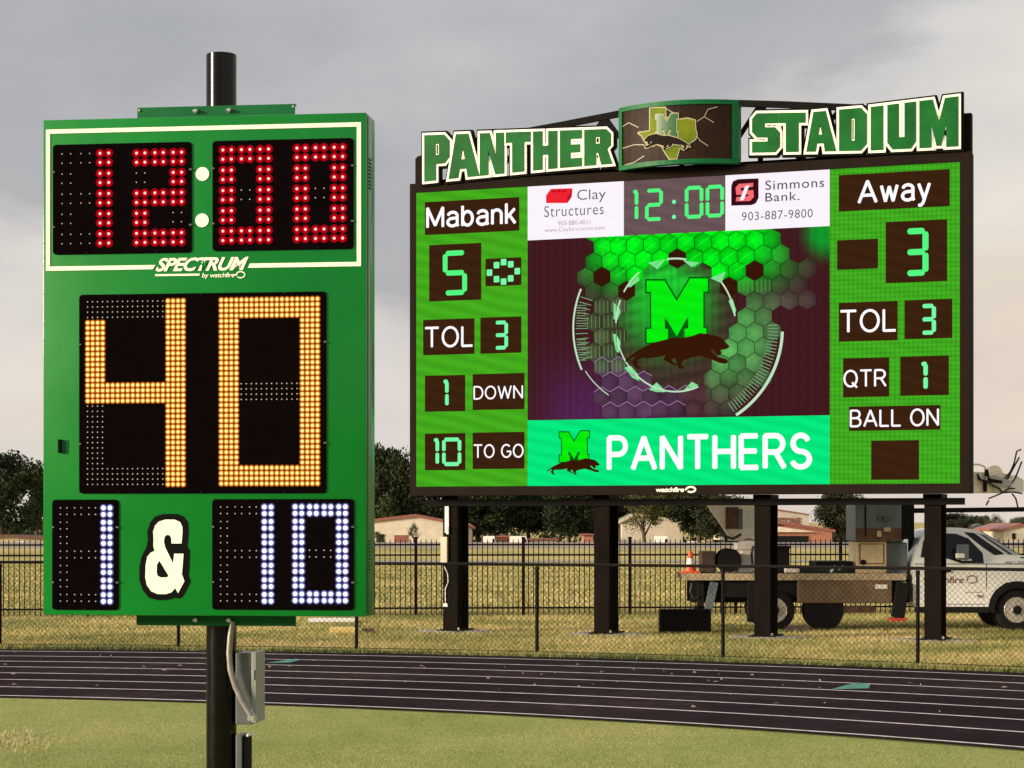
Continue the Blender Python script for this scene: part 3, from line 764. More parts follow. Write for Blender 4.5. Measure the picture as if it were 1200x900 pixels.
# serif ticks under the sponsor name
ro = q
lg = z5([(430,0)], 700, 100)
pts = [(785,705),(785,590),(795,562),(825,550),(945,545),(945,660),(930,690),(905,702)]
MB().prism([z5(pts, 700, 100)], YD, None).make('bank_emblem', M['scr_navy'], ad2)
MB().prism([z5([(810,600),(830,578),(915,572),(912,596),(842,602),(840,618),(915,614),(918,655),(895,678),(812,680),(815,655),(885,650),(888,640),(815,642)], 700, 100)], YT_, None).make('emblem_letter', M['scr_pink'], ad2)
MB().prism([z5([(868,590),(892,585),(858,672),(834,676)], 700, 100)], YT_-.002, None).make('emblem_slash', M['scr_white'], ad2)
vtext(ad2, 'Simmons', 897, 966, 211.8, 222.9, 'scr_ink', .004, space=1.12)
vtext(ad2, 'Bank.', 897, 937, 226.3, 236.6, 'scr_ink', .004, space=1.1)
vtext(ad2, '903-887-9800', 869.5, 952.5, 248.8, 258.8, 'scr_ink', -.004, space=1.1)
# clock digits
def cdig(s, x0, x1, yt, yb):
    a, b, c, d = VF.rect(x0, x1, yt, yb); mb = MB(); seg7(mb, s, a, b, c, d, 4.5/62.5, YT_); return mb.make('digit', M['seg'], clk)
cdig('1', 739, 748.2, 222.4, 260); cdig('2', 756, 777, 221.6, 259.6); cdig('0', 802.6, 824.4, 218.4, 256.8); cdig('0', 827, 848.6, 217.2, 255.4)
for (x, y) in ((790, 236.6), (790, 254.2)):
    c = q(x, y); MB().prism([[(c[0]+.04*math.cos(2*PI*i/12), c[1]+.04*math.sin(2*PI*i/12)) for i in range(12)]], YT_, None).make('colon_dot', M['seg2'], clk)

# video artwork: drawn as coloured cells on the LED wall
def art_mesh(name, cells, y, parent, y1=None):
    vs, fs, cs = [], [], []
    for poly, cols in cells:
        n = len(vs); k = len(poly)
        for p in poly: vs.append((p[0], y, p[1]))
        fs.append(tuple(range(n, n+k))); cs.append(cols)
    o = link_mesh(name, vs, fs, M['art'], parent)
    at = o.data.color_attributes.new('Col', 'FLOAT_COLOR', 'CORNER'); i = 0; buf = []
    for (poly, cols), pl in zip(cells, o.data.polygons):
        for c in cols: l_ = lin([max(0, min(255, v)) for v in c]); buf += [*l_, 1]
    at.data.foreach_set('color', buf)
    return o
ua, ub = x_l+.001, x_r-.001; za, zb_ = strip_top, ads_bot
def px_of(u, z):                                         # metres on the face -> frame position, for the artwork's own layout
    p = VF.o+VF.d*u; return CX+F*p.x/p.y, HOR-(z-H)*F/p.y
def smst(a, b, x): t = max(0, min(1, (x-a)/(b-a))); return t*t*(3-2*t)
def bgcol(x, y):
    d = math.hypot((x-790)/95, (y-262)/62)
    gg = 1-smst(.15, 1.25, d)
    b = (66, 32, 36)
    pu = smst(.0, 1., (y-380)/110)*(1-smst(60, 130, abs(x-735)))
    b = (b[0]+pu*16, b[1]+pu*8, b[2]+pu*44)
    pr_ = smst(640, 700, 640+abs(x-790)*.4)*.4
    c = [b[i]+(t-b[i])*gg*.55 for i, t in enumerate((10, 150, 40))]
    g2 = 1-smst(8, 34, math.hypot((x-966), (y-272)*.8)); c = [c[i]+(t-c[i])*g2*.75 for i, t in enumerate((12, 190, 50))]
    r = math.hypot((x-792)/70, (y-381)/78)
    if r < 1:
        c = [66, 50, 44]
        k = (1-smst(16, 96, math.hypot((x-776)*.95, (y-338)*.85)))*.9*(1-.75*smst(.62, 1.0, r)*(1 if x > 792 else .45)); k = min(1, k+.15*(1-smst(330, 345, y)))
        c = [c[i]+(t-c[i])*k for i, t in enumerate((34, 196, 50))]
        c = [v*(1+.10*math.sin(y*2.6)*smst(.5, .8, r)) for v in c]
    c = [v*(1+.06*math.sin(x*.9)) for v in c]
    return c
cells = []; NX, NY = 88, 52
for i in range(NX):
    for j in range(NY):
        us = [ua+(ub-ua)*i/NX, ua+(ub-ua)*(i+1)/NX]; zs = [za+(zb_-za)*j/NY, za+(zb_-za)*(j+1)/NY]
        P4 = [(us[0], zs[0]), (us[1], zs[0]), (us[1], zs[1]), (us[0], zs[1])]
        cells.append((P4, [bgcol(*px_of(*p_)) for p_ in P4]))
art = art_mesh('video_image', cells, YS, vb)
# honeycomb
hexes = []
dark = {(687,325), (723,345), (790,297), (885,318), (856,335)}
def hexcol(x, y, s):
    k = 1-smst(45, 165, math.hypot((x-800)*.92, (y-268)*1.25)); k = min(1, k*1.25)
    base_ = (88, 60, 84) if y > 425 and x < 800 else (78, 50, 56)
    tb = smst(320, 370, y); bright = (8+60*tb, 240-50*tb, 30+40*tb)
    if x > 830 and y > 345:
        k = (1-smst(20, 95, math.hypot(x-852, y-395)))*.85; bright = (88, 180, 88); base_ = (78, 62, 58)
    if x < 740 and 345 < y < 430: k = max(k, .28); bright = (70, 160, 66)
    c = [base_[i]+(t-base_[i])*k for i, t in enumerate(bright)]
    return [v*s for v in c]
H0 = q(884.4, 317.1); HDU = q(894.6, 317)[0]-q(874.2, 317)[0]; HDZ = 18.1/63.9; HR = HDZ/1.5
for rr_ in range(-11, 5):
    for cc in range(-13, 5):
        hu, hzz = H0[0]+(cc+(.5 if rr_ % 2 else 0))*HDU, H0[1]+rr_*HDZ
        cx, cy = px_of(hu, hzz)
        if cy < 262 or cy > 494 or cx < 640 or cx > 962: continue
        kd = any(math.hypot(cx-a, cy-b) < 8 for a, b in ((698,326),(727,343),(790,299),(884,317),(855,335)))
        e_ = math.hypot((cx-792)/70, (cy-381)/78); r2 = math.hypot(cx-795, cy-385)
        if e_ < .93: continue
        ok = (cy < 352 and 688-.15*(cy-280) < cx < 925) or (cx < 735 and 690 < cx and 330 < cy < 445) or (cx > 862 and cy < 365 and cx < 948 and cy > 300)
        ok = ok or (cx > 835 and cy > 360 and r2 < 116) or (cx > 858 and 350 < cy and r2 < 116) or (cy > 425 and 700 < cx < 835 and r2 < 135)
        if cx > 915 and cy < 296: ok = False
        if 862 < cx < 905 and 340 < cy < 357 and r2 < 90 and cx < 872: ok = False
        if not ok: continue
        ring_ = [(hu+HDU/math.sqrt(3)*math.cos(R(90+60*i)), hzz+HR*math.sin(R(90+60*i))) for i in range(6)]
        hexes.append((cx, cy, ring_, kd, (hu, hzz)))
cells = []; soft = MB(); streaks = MB(); bars = MB(); lines = MB(); shim = MB(); lims = MB()
rg = random.Random(5)
zt_lim, zb_lim = ads_bot-.004, strip_top+.004
for cx, cy, hx, kd, (hu, hzz) in hexes:
    s = rg.uniform(.84, 1.08); ph = rg.uniform(0, 6)
    if cx > 905 and cy < 420 or (cx < 735 and cy > 345): ph = 0
    cl = lambda p_: (p_[0], min(max(p_[1], zb_lim), zt_lim))
    cen = cl((hu+rg.uniform(-.03, .03), hzz+rg.uniform(-.03, .03)))
    hp = [cl((hu+(a-hu)*.965, hzz+(b-hzz)*.965)) for a, b in hx]
    pp = [px_of(*p_) for p_ in hp]
    edge = (24, 66, 24) if cy < 350 else (44, 40, 36)
    full = [cl(p_) for p_ in hx]
    cells.append((full, [edge if not kd else (40,18,14)]*6))
    for i in range(6):
        a, b = pp[i], pp[(i+1) % 6]; sh_ = 1+.11*math.sin(i*1.05+ph)
        if kd: c3 = [(58,28,18)]*3
        else: c3 = [hexcol(a[0], a[1], s*.97*sh_), hexcol(b[0], b[1], s*.88*sh_), hexcol(cx, cy, s*1.08)]
        cells.append(([hp[i], hp[(i+1) % 6], cen], c3))
    if not kd and cy < 330 and 700 < cx < 880:                    # diagonal light streaks over the bright cells
        for k in range(2):
            o_ = rg.uniform(-.5, .5)*HDU; streaks.strip([cl((hu-HDU*.3+o_*.3, hzz-HR*.35+o_*.4)), cl((hu+HDU*.3+o_*.3, hzz+HR*.3+o_*.4))], .012, YT_)
    if not kd and (cx < 735 and 345 < cy < 440 or 868 < cx < 915 and 325 < cy < 352):
        for k in range(4):
            xx = hu+(-.36+.24*k)*HDU; bars.strip([cl((xx, hzz-HR*.6)), cl((xx, hzz+HR*.6))], .014, YT_)
    if cy > 425 and cx < 810:
        for i in (0, 5): soft.strip([hp[i], hp[(i+1) % 6]], .016, YT_)
back_c = [c for c in cells if len(c[0]) == 6]; cells = [c for c in cells if len(c[0]) == 3]
art_mesh('honeycomb_edges', back_c, YS-.002, vb); hexo = art_mesh('honeycomb_image', cells, YS-.004, vb)
stuff(streaks.make('image_streaks', emi('screen_streak', (30,246,48)), vb)); stuff(bars.make('image_bars', emi('screen_bars', (96,138,80)), vb))
def arc(mb, cx, cy, r, a0, a1, w_, n=16, ry=None):
    mb.strip([q(cx+r*math.cos(R(a0+(a1-a0)*i/n)), cy-(ry or r)*math.sin(R(a0+(a1-a0)*i/n))) for i in range(n+1)], w_, YT_-.003)
arc(lines, 795, 385, 123, 158, 203, .036)
arc(lines, 795, 385, 122, -56, -2, .055, 24)
for a0_, a1_, w_ in ((128, 150, .03), (158, 178, .03), (192, 222, .026), (228, 292, .03), (8, 40, .03), (80, 98, .035)): arc(lines, 792, 381, 70, a0_, a1_, w_, 14, 78)
arc(lines, 766, 385, 94, 212, 236, .018)
stuff(lines.make('image_line_work', M['scr_line'], vb)); stuff(soft.make('image_soft_lines', emi('screen_lilac', (150,116,152)), vb))
mb = MB()
for a in range(-56, 4, 2):
    t = R(a); mb.strip([q(795+105*math.cos(t), 385-105*math.sin(t)), q(795+117*math.cos(t), 385-117*math.sin(t))], .018, YT_)
for a in range(162, 201, 3):
    t = R(a); mb.strip([q(795+106*math.cos(t), 385-106*math.sin(t)), q(795+120*math.cos(t), 385-120*math.sin(t))], .016, YT_)
for k in range(9): mb.strip([q(676, 358+k*3), q(687, 358+k*3)], .014, YT_)
for k in range(9): mb.strip([q(676, 398+k*3), q(687, 398+k*3)], .014, YT_)
stuff(mb.make('image_tick_marks', emi('screen_soft_line', (118,158,116)), vb))
mb = MB()
for (a, b, c_, d_) in ((162,118,0,0),):
    pass
for poly in ([(0,285-260)],): pass
Z3 = lambda pts: [q(598+x/3.01, 258+y/3.01) for x, y in pts]
glints = [[(365,290),(392,320),(378,352),(365,350)], [(362,402),(374,402),(390,430),(384,468),(372,462)], [(402,520),(425,514),(452,545),(455,568),(430,555)], [(490,598),(516,572),(546,600),(546,607),(515,606)], [(612,600),(640,570),(664,582),(630,600)],
          [(770,284),(784,278),(797,318),(790,335)], [(487,150),(547,138),(520,174)], [(609,142),(668,150),(640,166)], [(408,236),(452,198),(456,212),(425,236)], [(706,205),(760,182),(745,222)]]
bright = []
for poly in glints: mb.prism([Z3(poly)], YT_+.001, None)
for poly in bright: mb.prism([z5(poly, 700, 260)], YT_+.001, None)
stuff(mb.make('image_glints', emi('screen_glint', (130,222,150)), vb))
# big M and prowling cat on the video picture
MM = [(290,345),(395,345),(466,465),(545,332),(648,332),(648,408),(622,408),(622,622),(640,622),(640,700),(515,700),(515,628),(533,622),(535,548),(466,672),(395,550),(397,628),(415,628),(415,703),(290,708),(290,628),(318,628),(316,410),(290,410)]
CAT = [(160,822),(175,800),(205,776),(240,752),(285,728),(330,708),(400,690),(440,678),(500,680),(560,668),(600,652),(640,656),(700,668),(730,682),(778,732),(760,744),(722,752),(730,768),(715,786),(695,768),(682,750),(664,748),(672,766),(700,788),(762,806),(768,822),(750,832),(715,826),(670,806),(620,792),(600,786),(570,792),(540,800),(505,812),(492,836),(512,852),(500,864),(478,856),(455,800),(435,806),(446,826),(470,836),(460,844),(425,828),(388,808),(400,782),(370,790),(330,796),(290,800),(262,796),(236,812),(238,838),(262,856),(240,864),(215,846),(205,816),(226,790),(200,796),(178,818)]
def logo(pxf, par, y, mm, me, mc, off, moff=.03):
    P_ = [pxf(a, b) for a, b in MM]
    MB().prism([offset_poly(P_, moff)], y, None).make('emblem_edge', me, par)
    MB().prism([P_], y-.002, None).make('emblem_letter', mm, par)
    MB().prism([[pxf(a, b) for a, b in CAT]], y-.004, None).make('cat_emblem', mc, par)
logo(lambda a, b: q(700+a/5, 260+b/5), vb, YT_-.002, M['scr_lime'], M['scr_limed'], M['scr_brown'], 0)
# PANTHERS strip
st = MB().prism([rrect(ua, ub, gzb+.003, strip_top-.001)], YS, .015).make('caption_strip', M['scr_mint'], vb)
vtext(st, 'PANTHERS', 711.5, 951.5, 510.5, 552, th=.17, gap=.30)
def small(a, b):                                         # same emblem, smaller, set left of the word
    x = 480+880/5+(a-290)/(648-290)*(172/5); yy = 420+(430+(b-338)/(705-338)*175)/5
    return q(x, yy)
P_ = [small(a, b) for a, b in MM]
MB().prism([offset_poly(P_, .02)], YT_, None).make('emblem_edge', M['scr_limed'], st)
MB().prism([P_], YT_-.002, None).make('emblem_letter', M['scr_lime'], st)
MB().prism([[q(480+(805+(a-160)*.505)/5, 420+(585+(b-652)*.46)/5) for a, b in CAT]], YT_-.004, None).make('cat_emblem', M['scr_brown'], st)
# maker's name on the bottom rim
text(VF, 'watchfire', 769, 802, 571.2, 576.6, -.024, M['cream'], vb, 'maker_lettering', .03, .1, .95)
pts = []
for i in range(15):
    t = R(200-330*i/14); pts.append(q(810+5.2*math.cos(t), 573.6-3*math.sin(t)))
MB().strip([q(803.5, 574)]+pts[2:], .035, -.024).make('maker_emblem', M['cream'], vb)

# posts, beam
for i, px_ in enumerate((533, 709.5, 897, 1095.5)):
    uc, _ = q(px_, 700, .75); zt_ = FZB-.09
    hw = .15; dp = .58; y0 = .5
    mb = MB().box(uc-hw, uc+hw, y0, y0+.03, -.05, zt_).box(uc-.02, uc+.02, y0+.03, y0+dp, -.05, zt_).box(uc-hw, uc+hw, y0+dp, y0+dp+.03, -.05, zt_)
    po = mb.make('post', M['post_black'], vb)
    MB().prism([rrect(uc-hw-.02, uc+hw+.02, zt_-.0, zt_+.09)], y0-.02, y0+dp+.02, True).make('cap_plate', M['steel_black'], po)
    MB().bevbox(uc-hw-.09, uc+hw+.09, y0-.09, y0+dp+.12, .048, .075, .006).make('base_plate', M['steel_black'], po)
    for bx_ in (uc-hw-.05, uc+hw+.05): MB().lathe([(.022, .075), (.022, .12)], (bx_, y0-.05, 0), 'z', 6).make('bolt', M['zinc'], po)
    # irregular concrete footing
    rg = random.Random(i); vs = [(uc, .8, .05)]; n = 18
    for k in range(n):
        a = 2*PI*k/n; rr = rg.uniform(.5, .8); vs.append((uc+rr*1.0*math.cos(a), .8+rr*.6*math.sin(a), .05))
    for k in range(n):
        a = 2*PI*k/n; vs.append((vs[k+1][0]+.1*math.cos(a), vs[k+1][1]+.1*math.sin(a), -.02))
    fs = [(0, 1+k, 1+(k+1) % n) for k in range(n)]+[(1+k, 1+n+k, 1+n+(k+1) % n, 1+(k+1) % n) for k in range(n)]
    link_mesh('footing', vs, fs, M['concrete'], po)
a, _ = q(500, 585, .5); b, _ = q(1131, 585, .5)
MB().box(a, b, .44, .495, FZB-.20, FZB-.075).make('support_beam', M['steel_black'], vb)
# truss arch behind the letters
arch = [(488,184),(520,171),(560,160.5),(608,151.5),(660,142),(724,129.5),(800,120),(866,117),(920,118.5),(1000,122),(1060,127),(1128,135)]
ya = .25
mb = MB(); pu = [q(x, y, ya) for x, y in arch]
def chord(pts, th, y0, y1):
    m_ = MB(); lo = [(p_[0], p_[1]-th) for p_ in pts]
    m_.prism([list(pts)+list(reversed(lo))], y0, y1, True); return m_
chord(pu, .12, ya, ya+.08).make('truss_chord', M['steel_black'], vb)
uu0, uu1 = q(489, 210, ya)[0], q(1139, 160, ya)[0]
MB().box(uu0, uu1, ya+.001, ya+.08, FZT+.0, FZT+.09).make('truss_chord', M['steel_black'], vb)
MB().box(uu0, uu0+.14, ya-.1, ya+.09, FZT+.002, FZT+.52).make('end_plate', M['frame_dark'], vb)
MB().box(uu1-.2, uu1, ya-.1, ya+.09, q(1137, 180, ya)[1], q(1128, 134, ya)[1]).make('end_plate', M['frame_dark'], vb)
def ztop(u):
    for a_, b_ in zip(pu[:-1], pu[1:]):
        if a_[0] <= u <= b_[0]: return a_[1]+(b_[1]-a_[1])*(u-a_[0])/(b_[0]-a_[0])
    return pu[0][1] if u < pu[0][0] else pu[-1][1]
nb = 14; us = [uu0+.07+(uu1-uu0-.17)*k/nb for k in range(nb+1)]
for k in range(nb+1):
    if 0 < k < nb: MB().box(us[k]-.045, us[k]+.045, ya+.01, ya+.07, FZT+.08, ztop(us[k])-.08).make('truss_web', M['steel_black'], vb)
    if k < nb:
        a_, b_ = (us[k], FZT+.05), (us[k+1], ztop(us[k+1])-.06)
        if k % 2: a_, b_ = (us[k], ztop(us[k])-.06), (us[k+1], FZT+.05)
        d_ = Vector((b_[0]-a_[0], b_[1]-a_[1])).normalized()*.04
        MB().prism([[(a_[0]-d_.y, a_[1]+d_.x), (a_[0]+d_.y, a_[1]-d_.x), (b_[0]+d_.y, b_[1]-d_.x), (b_[0]-d_.y, b_[1]+d_.x)]], ya+.015, ya+.06, True).make('truss_web', M['steel_black'], vb)
# letters
G = {
'P': [[(0,0),(.0,1),(.78,1),(1,.86),(1,.5),(.8,.36),(.46,.36),(.46,0)], [(.44,.56),(.44,.8),(.58,.8),(.58,.56)]],
'A': [[(0,0),(.24,1),(.64,1),(1,0),(.62,0),(.58,.2),(.36,.2),(.31,0)], [(.40,.42),(.46,.70),(.53,.42)]],
'N': [[(0,0),(0,1),(.40,1),(.66,.42),(.66,1),(1,1),(1,0),(.64,0),(.35,.58),(.35,0)]],
'T': [[(.26,0),(.26,.74),(0,.74),(0,1),(1,1),(1,.74),(.74,.74),(.74,0)]],
'H': [[(0,0),(0,1),(.38,1),(.38,.62),(.62,.62),(.62,1),(1,1),(1,0),(.62,0),(.62,.38),(.38,.38),(.38,0)]],
'E': [[(0,0),(0,1),(1,1),(1,.76),(.48,.76),(.48,.61),(.92,.61),(.92,.39),(.48,.39),(.48,.24),(1,.24),(1,0)]],
'R': [[(0,0),(0,1),(.82,1),(1,.86),(1,.54),(.86,.43),(1.06,0),(.64,0),(.52,.34),(.44,.34),(.44,0)], [(.42,.6),(.42,.78),(.58,.78),(.58,.6)]],
'S': [[(0,.0),(.0,.28),(.56,.28),(.56,.38),(.18,.38),(0,.52),(0,.86),(.17,1),(.95,1),(.95,.74),(.45,.74),(.45,.64),(.82,.64),(1,.5),(1,.14),(.83,0)]],
'D': [[(0,0),(0,1),(.78,1),(1,.84),(1,.16),(.78,0)], [(.44,.24),(.44,.76),(.56,.76),(.56,.24)]],
'I': [[(.0,0),(0,1),(1,1),(1,0)]],
'U': [[(0,1),(.40,1),(.40,.26),(.6,.26),(.6,1),(1,1),(1,.15),(.82,0),(.18,0),(0,.15)]],
'M': [[(0,0),(0,1),(.34,1),(.5,.52),(.66,1),(1,1),(1,0),(.69,0),(.69,.46),(.56,.03),(.44,.03),(.31,.46),(.31,0)]]}
def interp(tb, x):
    for (a, b), (c, d) in zip(tb[:-1], tb[1:]):
        if x <= c: return b+(d-b)*(x-a)/(c-a)
    (a, b), (c, d) = tb[-2:]; return b+(d-b)*(x-a)/(c-a)
def word(s, spans, top, bot, y, sz):
    for i, (ch, (x0, x1)) in enumerate(zip(s, spans)):
        def mp(p_):
            x = x0+(x1-x0)*p_[0]; return q(x, interp(bot, x)+(interp(top, x)-interp(bot, x))*p_[1], -.1)
        P_ = [[mp(p_) for p_ in poly] for poly in G[ch]]
        j = .004*(i % 2)
        body = [P_[0]]+P_[1:]
        k = MB().prism(body, y-j, y-j+.03, False).make('letter', M['letter_green'], vb)
        out = [offset_poly(P_[0], .046)]+[offset_poly(h_, -.018) for h_ in P_[1:]]
        MB().prism(out, y-j+.012, y-j+.03+.03).make('letter_outline', M['cream'], k)
        MB().prism([offset_poly(P_[0], .082)]+[offset_poly(h_, -.03) for h_ in P_[1:]], y-j+.05, y-j+.16, True).make('letter_backing', M['black_vinyl'], k)
word('PANTHER', [(497.5,527),(526,562),(562.5,591),(593,622),(625,653.5),(656.5,682),(685,716)], [(497,158.6),(600,155),(718,151)], [(497,213),(560,206.5),(640,198.5),(718,192)], -.12, 0)
word('STADIUM', [(881.5,914),(913,944),(945,980),(983.5,1016),(1020.5,1035),(1040,1073.5),(1077.5,1123)], [(880,133),(945,132),(1020,125.5),(1127,112.5)], [(880,179),(945,178),(1020,176.5),(1127,171.5)], -.12, 0)
# curved header sign
hu0, _ = q(725.5, 160, -.12); hu1, _ = q(865.5, 160, -.12); _, hz1 = q(725.5, 127.5, -.12); _, hz0 = q(725.5, 199.5, -.12)
hdr = MB(); NS = 16; bul = .38
def hy(t): return -.10-bul*(1-(2*t-1)**2)
def hquad(mb, a0, a1, z0, z1, lift, n=NS, th=None):
    for k in range(n):
        t0, t1 = a0+(a1-a0)*k/n, a0+(a1-a0)*(k+1)/n
        X0, X1 = hu0+(hu1-hu0)*t0, hu0+(hu1-hu0)*t1; y0, y1 = hy(t0)-lift, hy(t1)-lift
        vs = [(X0, y0, z0), (X1, y1, z0), (X1, y1, z1), (X0, y0, z1)]
        if th is None: mb.add(vs, [(0,1,2,3)])
        else:
            vs += [(X0, y0+th, z0), (X1, y1+th, z0), (X1, y1+th, z1), (X0, y0+th, z1)]
            mb.add(vs, [(0,1,2,3), (3,2,6,7), (0,4,5,1)]+([(0,3,7,4)] if k == 0 else [])+([(1,5,6,2)] if k == n-1 else []))
    return mb
hb = hquad(MB(), 0, 1, hz0, hz1, 0, th=.12).make('header_sign', M['banner_dark'], vb)
tf = .025; zf = .075
fr = MB()
hquad(fr, 0, 1, hz1-zf, hz1+.01, .03, th=.16); hquad(fr, 0, 1, hz0-.01, hz0+zf, .03, th=.16)
hquad(fr, -.004, tf*1.3, hz0+zf, hz1-zf, .031, 2, th=.16); hquad(fr, 1-tf*1.8, 1.004, hz0+zf, hz1-zf, .031, 2, th=.16)
fr.make('sign_frame', M['green_trim'], hb)
def hz(px_, py_):                                        # frame position -> point on the curved print
    u, z = q(px_, py_, -.12-bul*.9); u2, _ = q(px_, py_, -.12); t = (u2-hu0)/(hu1-hu0); return t, z
def hpoly(zoompts, lift, m, name, par, mirror=None, edge=0):
    P_ = []
    for x, y in zoompts:
        t, z = hz(700+x/5, 100+y/5); P_.append((t*(hu1-hu0)+hu0, z-.01))
    if edge: P_ = offset_poly(P_, edge)
    mb = MB().prism([P_], 0, None)
    bm = bmesh.new(); vv = [bm.verts.new(v) for v in mb.v]
    for f_ in mb.f: bm.faces.new([vv[i] for i in f_])
    bmesh.ops.subdivide_edges(bm, edges=bm.edges[:], cuts=7, use_grid_fill=True); bmesh.ops.triangulate(bm, faces=bm.faces[:])
    mb = MB(); mb.bm(bm)
    mb.v = [(v[0], hy((v[0]-hu0)/(hu1-hu0))-lift, v[2]) for v in mb.v]
    return mb.make(name, m, par)
TEX = [(338,128),(430,128),(430,185),(455,190),(500,200),(560,190),(598,200),(600,250),(608,280),(600,310),(570,330),(540,345),(510,365),(495,425),(455,425),(435,395),(410,350),(380,340),(355,350),(325,345),(300,312),(285,285),(262,268),(338,262)]
hpoly(TEX, .012, M['banner_cream'], 'state_edge', hb, edge=.022)
hpoly(TEX, .016, M['texas'], 'state_emblem', hb)
hM = [(375+(a-290)/358*130, 165+(b-338)/367*135) for a, b in MM]
hpoly(hM, .020, M['banner_cream'], 'emblem_edge', hb, edge=.018); hpoly(hM, .024, M['banner_green'], 'emblem_letter', hb)
hC = [(575-(a-160)/608*270, 375-(1-(b-652)/212)*95) for a, b in CAT]
hpoly(hC, .028, M['banner_cream'], 'cat_edge', hb, edge=.014); hpoly(hC, .032, M['frame_dark'], 'cat_emblem', hb)
mb = MB()
def hline(pts):
    P_ = []
    for x, y in pts:
        t, z = hz(700+x/5, 100+y/5); P_.append((t*(hu1-hu0)+hu0, z-.01))
    for a_, b_ in zip(P_[:-1], P_[1:]):
        n = 4
        Q = [(a_[0]+(b_[0]-a_[0])*k/n, a_[1]+(b_[1]-a_[1])*k/n) for k in range(n+1)]
        mb.strip(Q, .015, 0)
for L_ in ([(150,222),(195,202),(262,235)], [(610,205),(650,175),(700,205)], [(650,175),(670,130),(720,112)], [(610,290),(625,315),(670,345)], [(150,350),(235,335),(300,340)], [(165,450),(230,440),(300,405)], [(430,130),(480,158)]): hline(L_)
mb.v = [(v[0], hy((v[0]-hu0)/(hu1-hu0))-.011, v[2]) for v in mb.v]
mb.make('print_line', M['banner_line'], hb)
# meter box, conduit on the left post
uc, _ = q(534, 700, .5)
a, b = uc-.16-.14, uc-.16-.02
_, z1 = q(515, 629, .5); _, z0 = q(515, 660, .5)
MB().bevbox(a+.0, b+.02, .44, .6, z0, z1, .01).make('meter_box', M['beige'], vb)
_, z2 = q(520, 590, .5); MB().box(b-.035, b+.045, .46, .54, z1+.08, z2).make('cable_duct', M['white_plain'], vb)
zz = [q(520, y, .5)[1] for y in (664, 672, 682, 690, 700, 709)]
MB().tube([(b+.0+dx, .48, z_) for dx, z_ in zip((-.05, .02, .03, -.03, -.03, -.02), zz)], .010, 6).box(b-.07, b+.02, .46, .5, zz[-1]-.03, zz[-1]+.03).make('supply_cable', M['white_plain'], vb)
MB().box(b-.0, b+.05, .45, .5, z1+.05, z1+.2).make('duct_clamp', M['zinc'], vb)

# ================================================================ FENCES
cf = thing('chain_link_fence', 'low black chain link fence with top rail curving along the track', 'fence', (TC[0], TC[1], 0))
FR = 34.35; a0 = math.degrees(math.atan2(32.0, 12.4)); st_ = math.degrees(3.21/FR)
angs = [a0+st_*k for k in range(-5, 6)]
FH = 1.49
for a in angs:
    x, y = FR*math.cos(R(a)), FR*math.sin(R(a))
    MB().tube([(x, y, -.05), (x, y, FH-.03)], .030, 10).lathe([(.036, FH-.09), (.036, FH-.045)], (x, y, 0), 'z', 10).make('post', M['iron'], cf)
A0, A1_ = angs[0], angs[-1]; n = 72
MB().tube([(FR*math.cos(R(A0+(A1_-A0)*k/n)), FR*math.sin(R(A0+(A1_-A0)*k/n)), FH) for k in range(n+1)], .026, 8).make('top_rail', M['iron'], cf)
MB().tube([((FR-.03)*math.cos(R(A0+(A1_-A0)*k/n)), (FR-.03)*math.sin(R(A0+(A1_-A0)*k/n)), .06) for k in range(n+1)], .006, 5).make('tension_wire', M['iron'], cf)
pit = .045; arc_len = R(A1_-A0)*FR; nz = int(arc_len/pit); rows_ = int((FH-.05)/.043); dz = (FH-.05)/rows_
vs, fs = [], []; wr = .0036
for i in range(nz):
    base_i = len(vs)
    for j in range(rows_+1):
        s = (i+j) % 2
        a = R(A0)+(i+.5+ (s if True else 0)*.5*2*.5*2*.5)*pit/FR
        a = R(A0)+(i*pit+(pit*.5 if s else -pit*.5)*1.0)/FR
        rr = FR-.034+(.003 if (j+i) % 2 else -.003)
        cx, cy, z = rr*math.cos(a), rr*math.sin(a), .03+j*dz
        ta = (-math.sin(a), math.cos(a)); ra = (math.cos(a), math.sin(a))
        vs += [(cx+ta[0]*wr, cy+ta[1]*wr, z), (cx-ta[0]*wr*.5+ra[0]*wr, cy-ta[1]*wr*.5+ra[1]*wr, z), (cx-ta[0]*wr*.5-ra[0]*wr, cy-ta[1]*wr*.5-ra[1]*wr, z)]
    for j in range(rows_):
        for k in range(3):
            b_ = base_i+3*j; fs.append((b_+k, b_+(k+1) % 3, b_+3+(k+1) % 3, b_+3+k))
# second family of wires: zigzag wires interlock with their neighbour half a pitch on, making the diamonds
stuff(link_mesh('wire_mesh', vs, fs, M['wire'], cf))

# ornamental iron fence
IA = Vector((gpt(-60, 727)[0], gpt(-60, 727)[1])); IB = Vector((16.5, 52.3)); IA = Vector((-15.8, 49.6))
idr = (IB-IA).normalized(); ilen = (IB-IA).length
ifn = thing('iron_fence', 'tall black iron picket fence with square posts behind the scoreboard', 'fence', (IA.x, IA.y, 0), math.atan2(idr.y, idr.x))
sp = 2.5; u490 = 13.62
n0 = -int(u490/sp)
posts = []
k = 0; u = u490 % sp
pmesh = None; smesh = None; HF = 1.78
while u < ilen:
    if pmesh is None:
        o = MB().box(-.035, .035, -.035, .035, -.05, HF+.03).box(-.045, .045, -.045, .045, HF+.03, HF+.06).make('post', M['iron'], ifn); pmesh = o.data
    else:
        o = bpy.data.objects.new('post', pmesh); COL.objects.link(o); o.parent = ifn
    o.location = (u, 0, 0); posts.append(u); u += sp
for z in (.22-.03, HF-.36, HF-.12):
    MB().box(0, ilen, -.018, .018, z-.02, z+.02).make('rail', M['iron'], ifn)
npk = 0
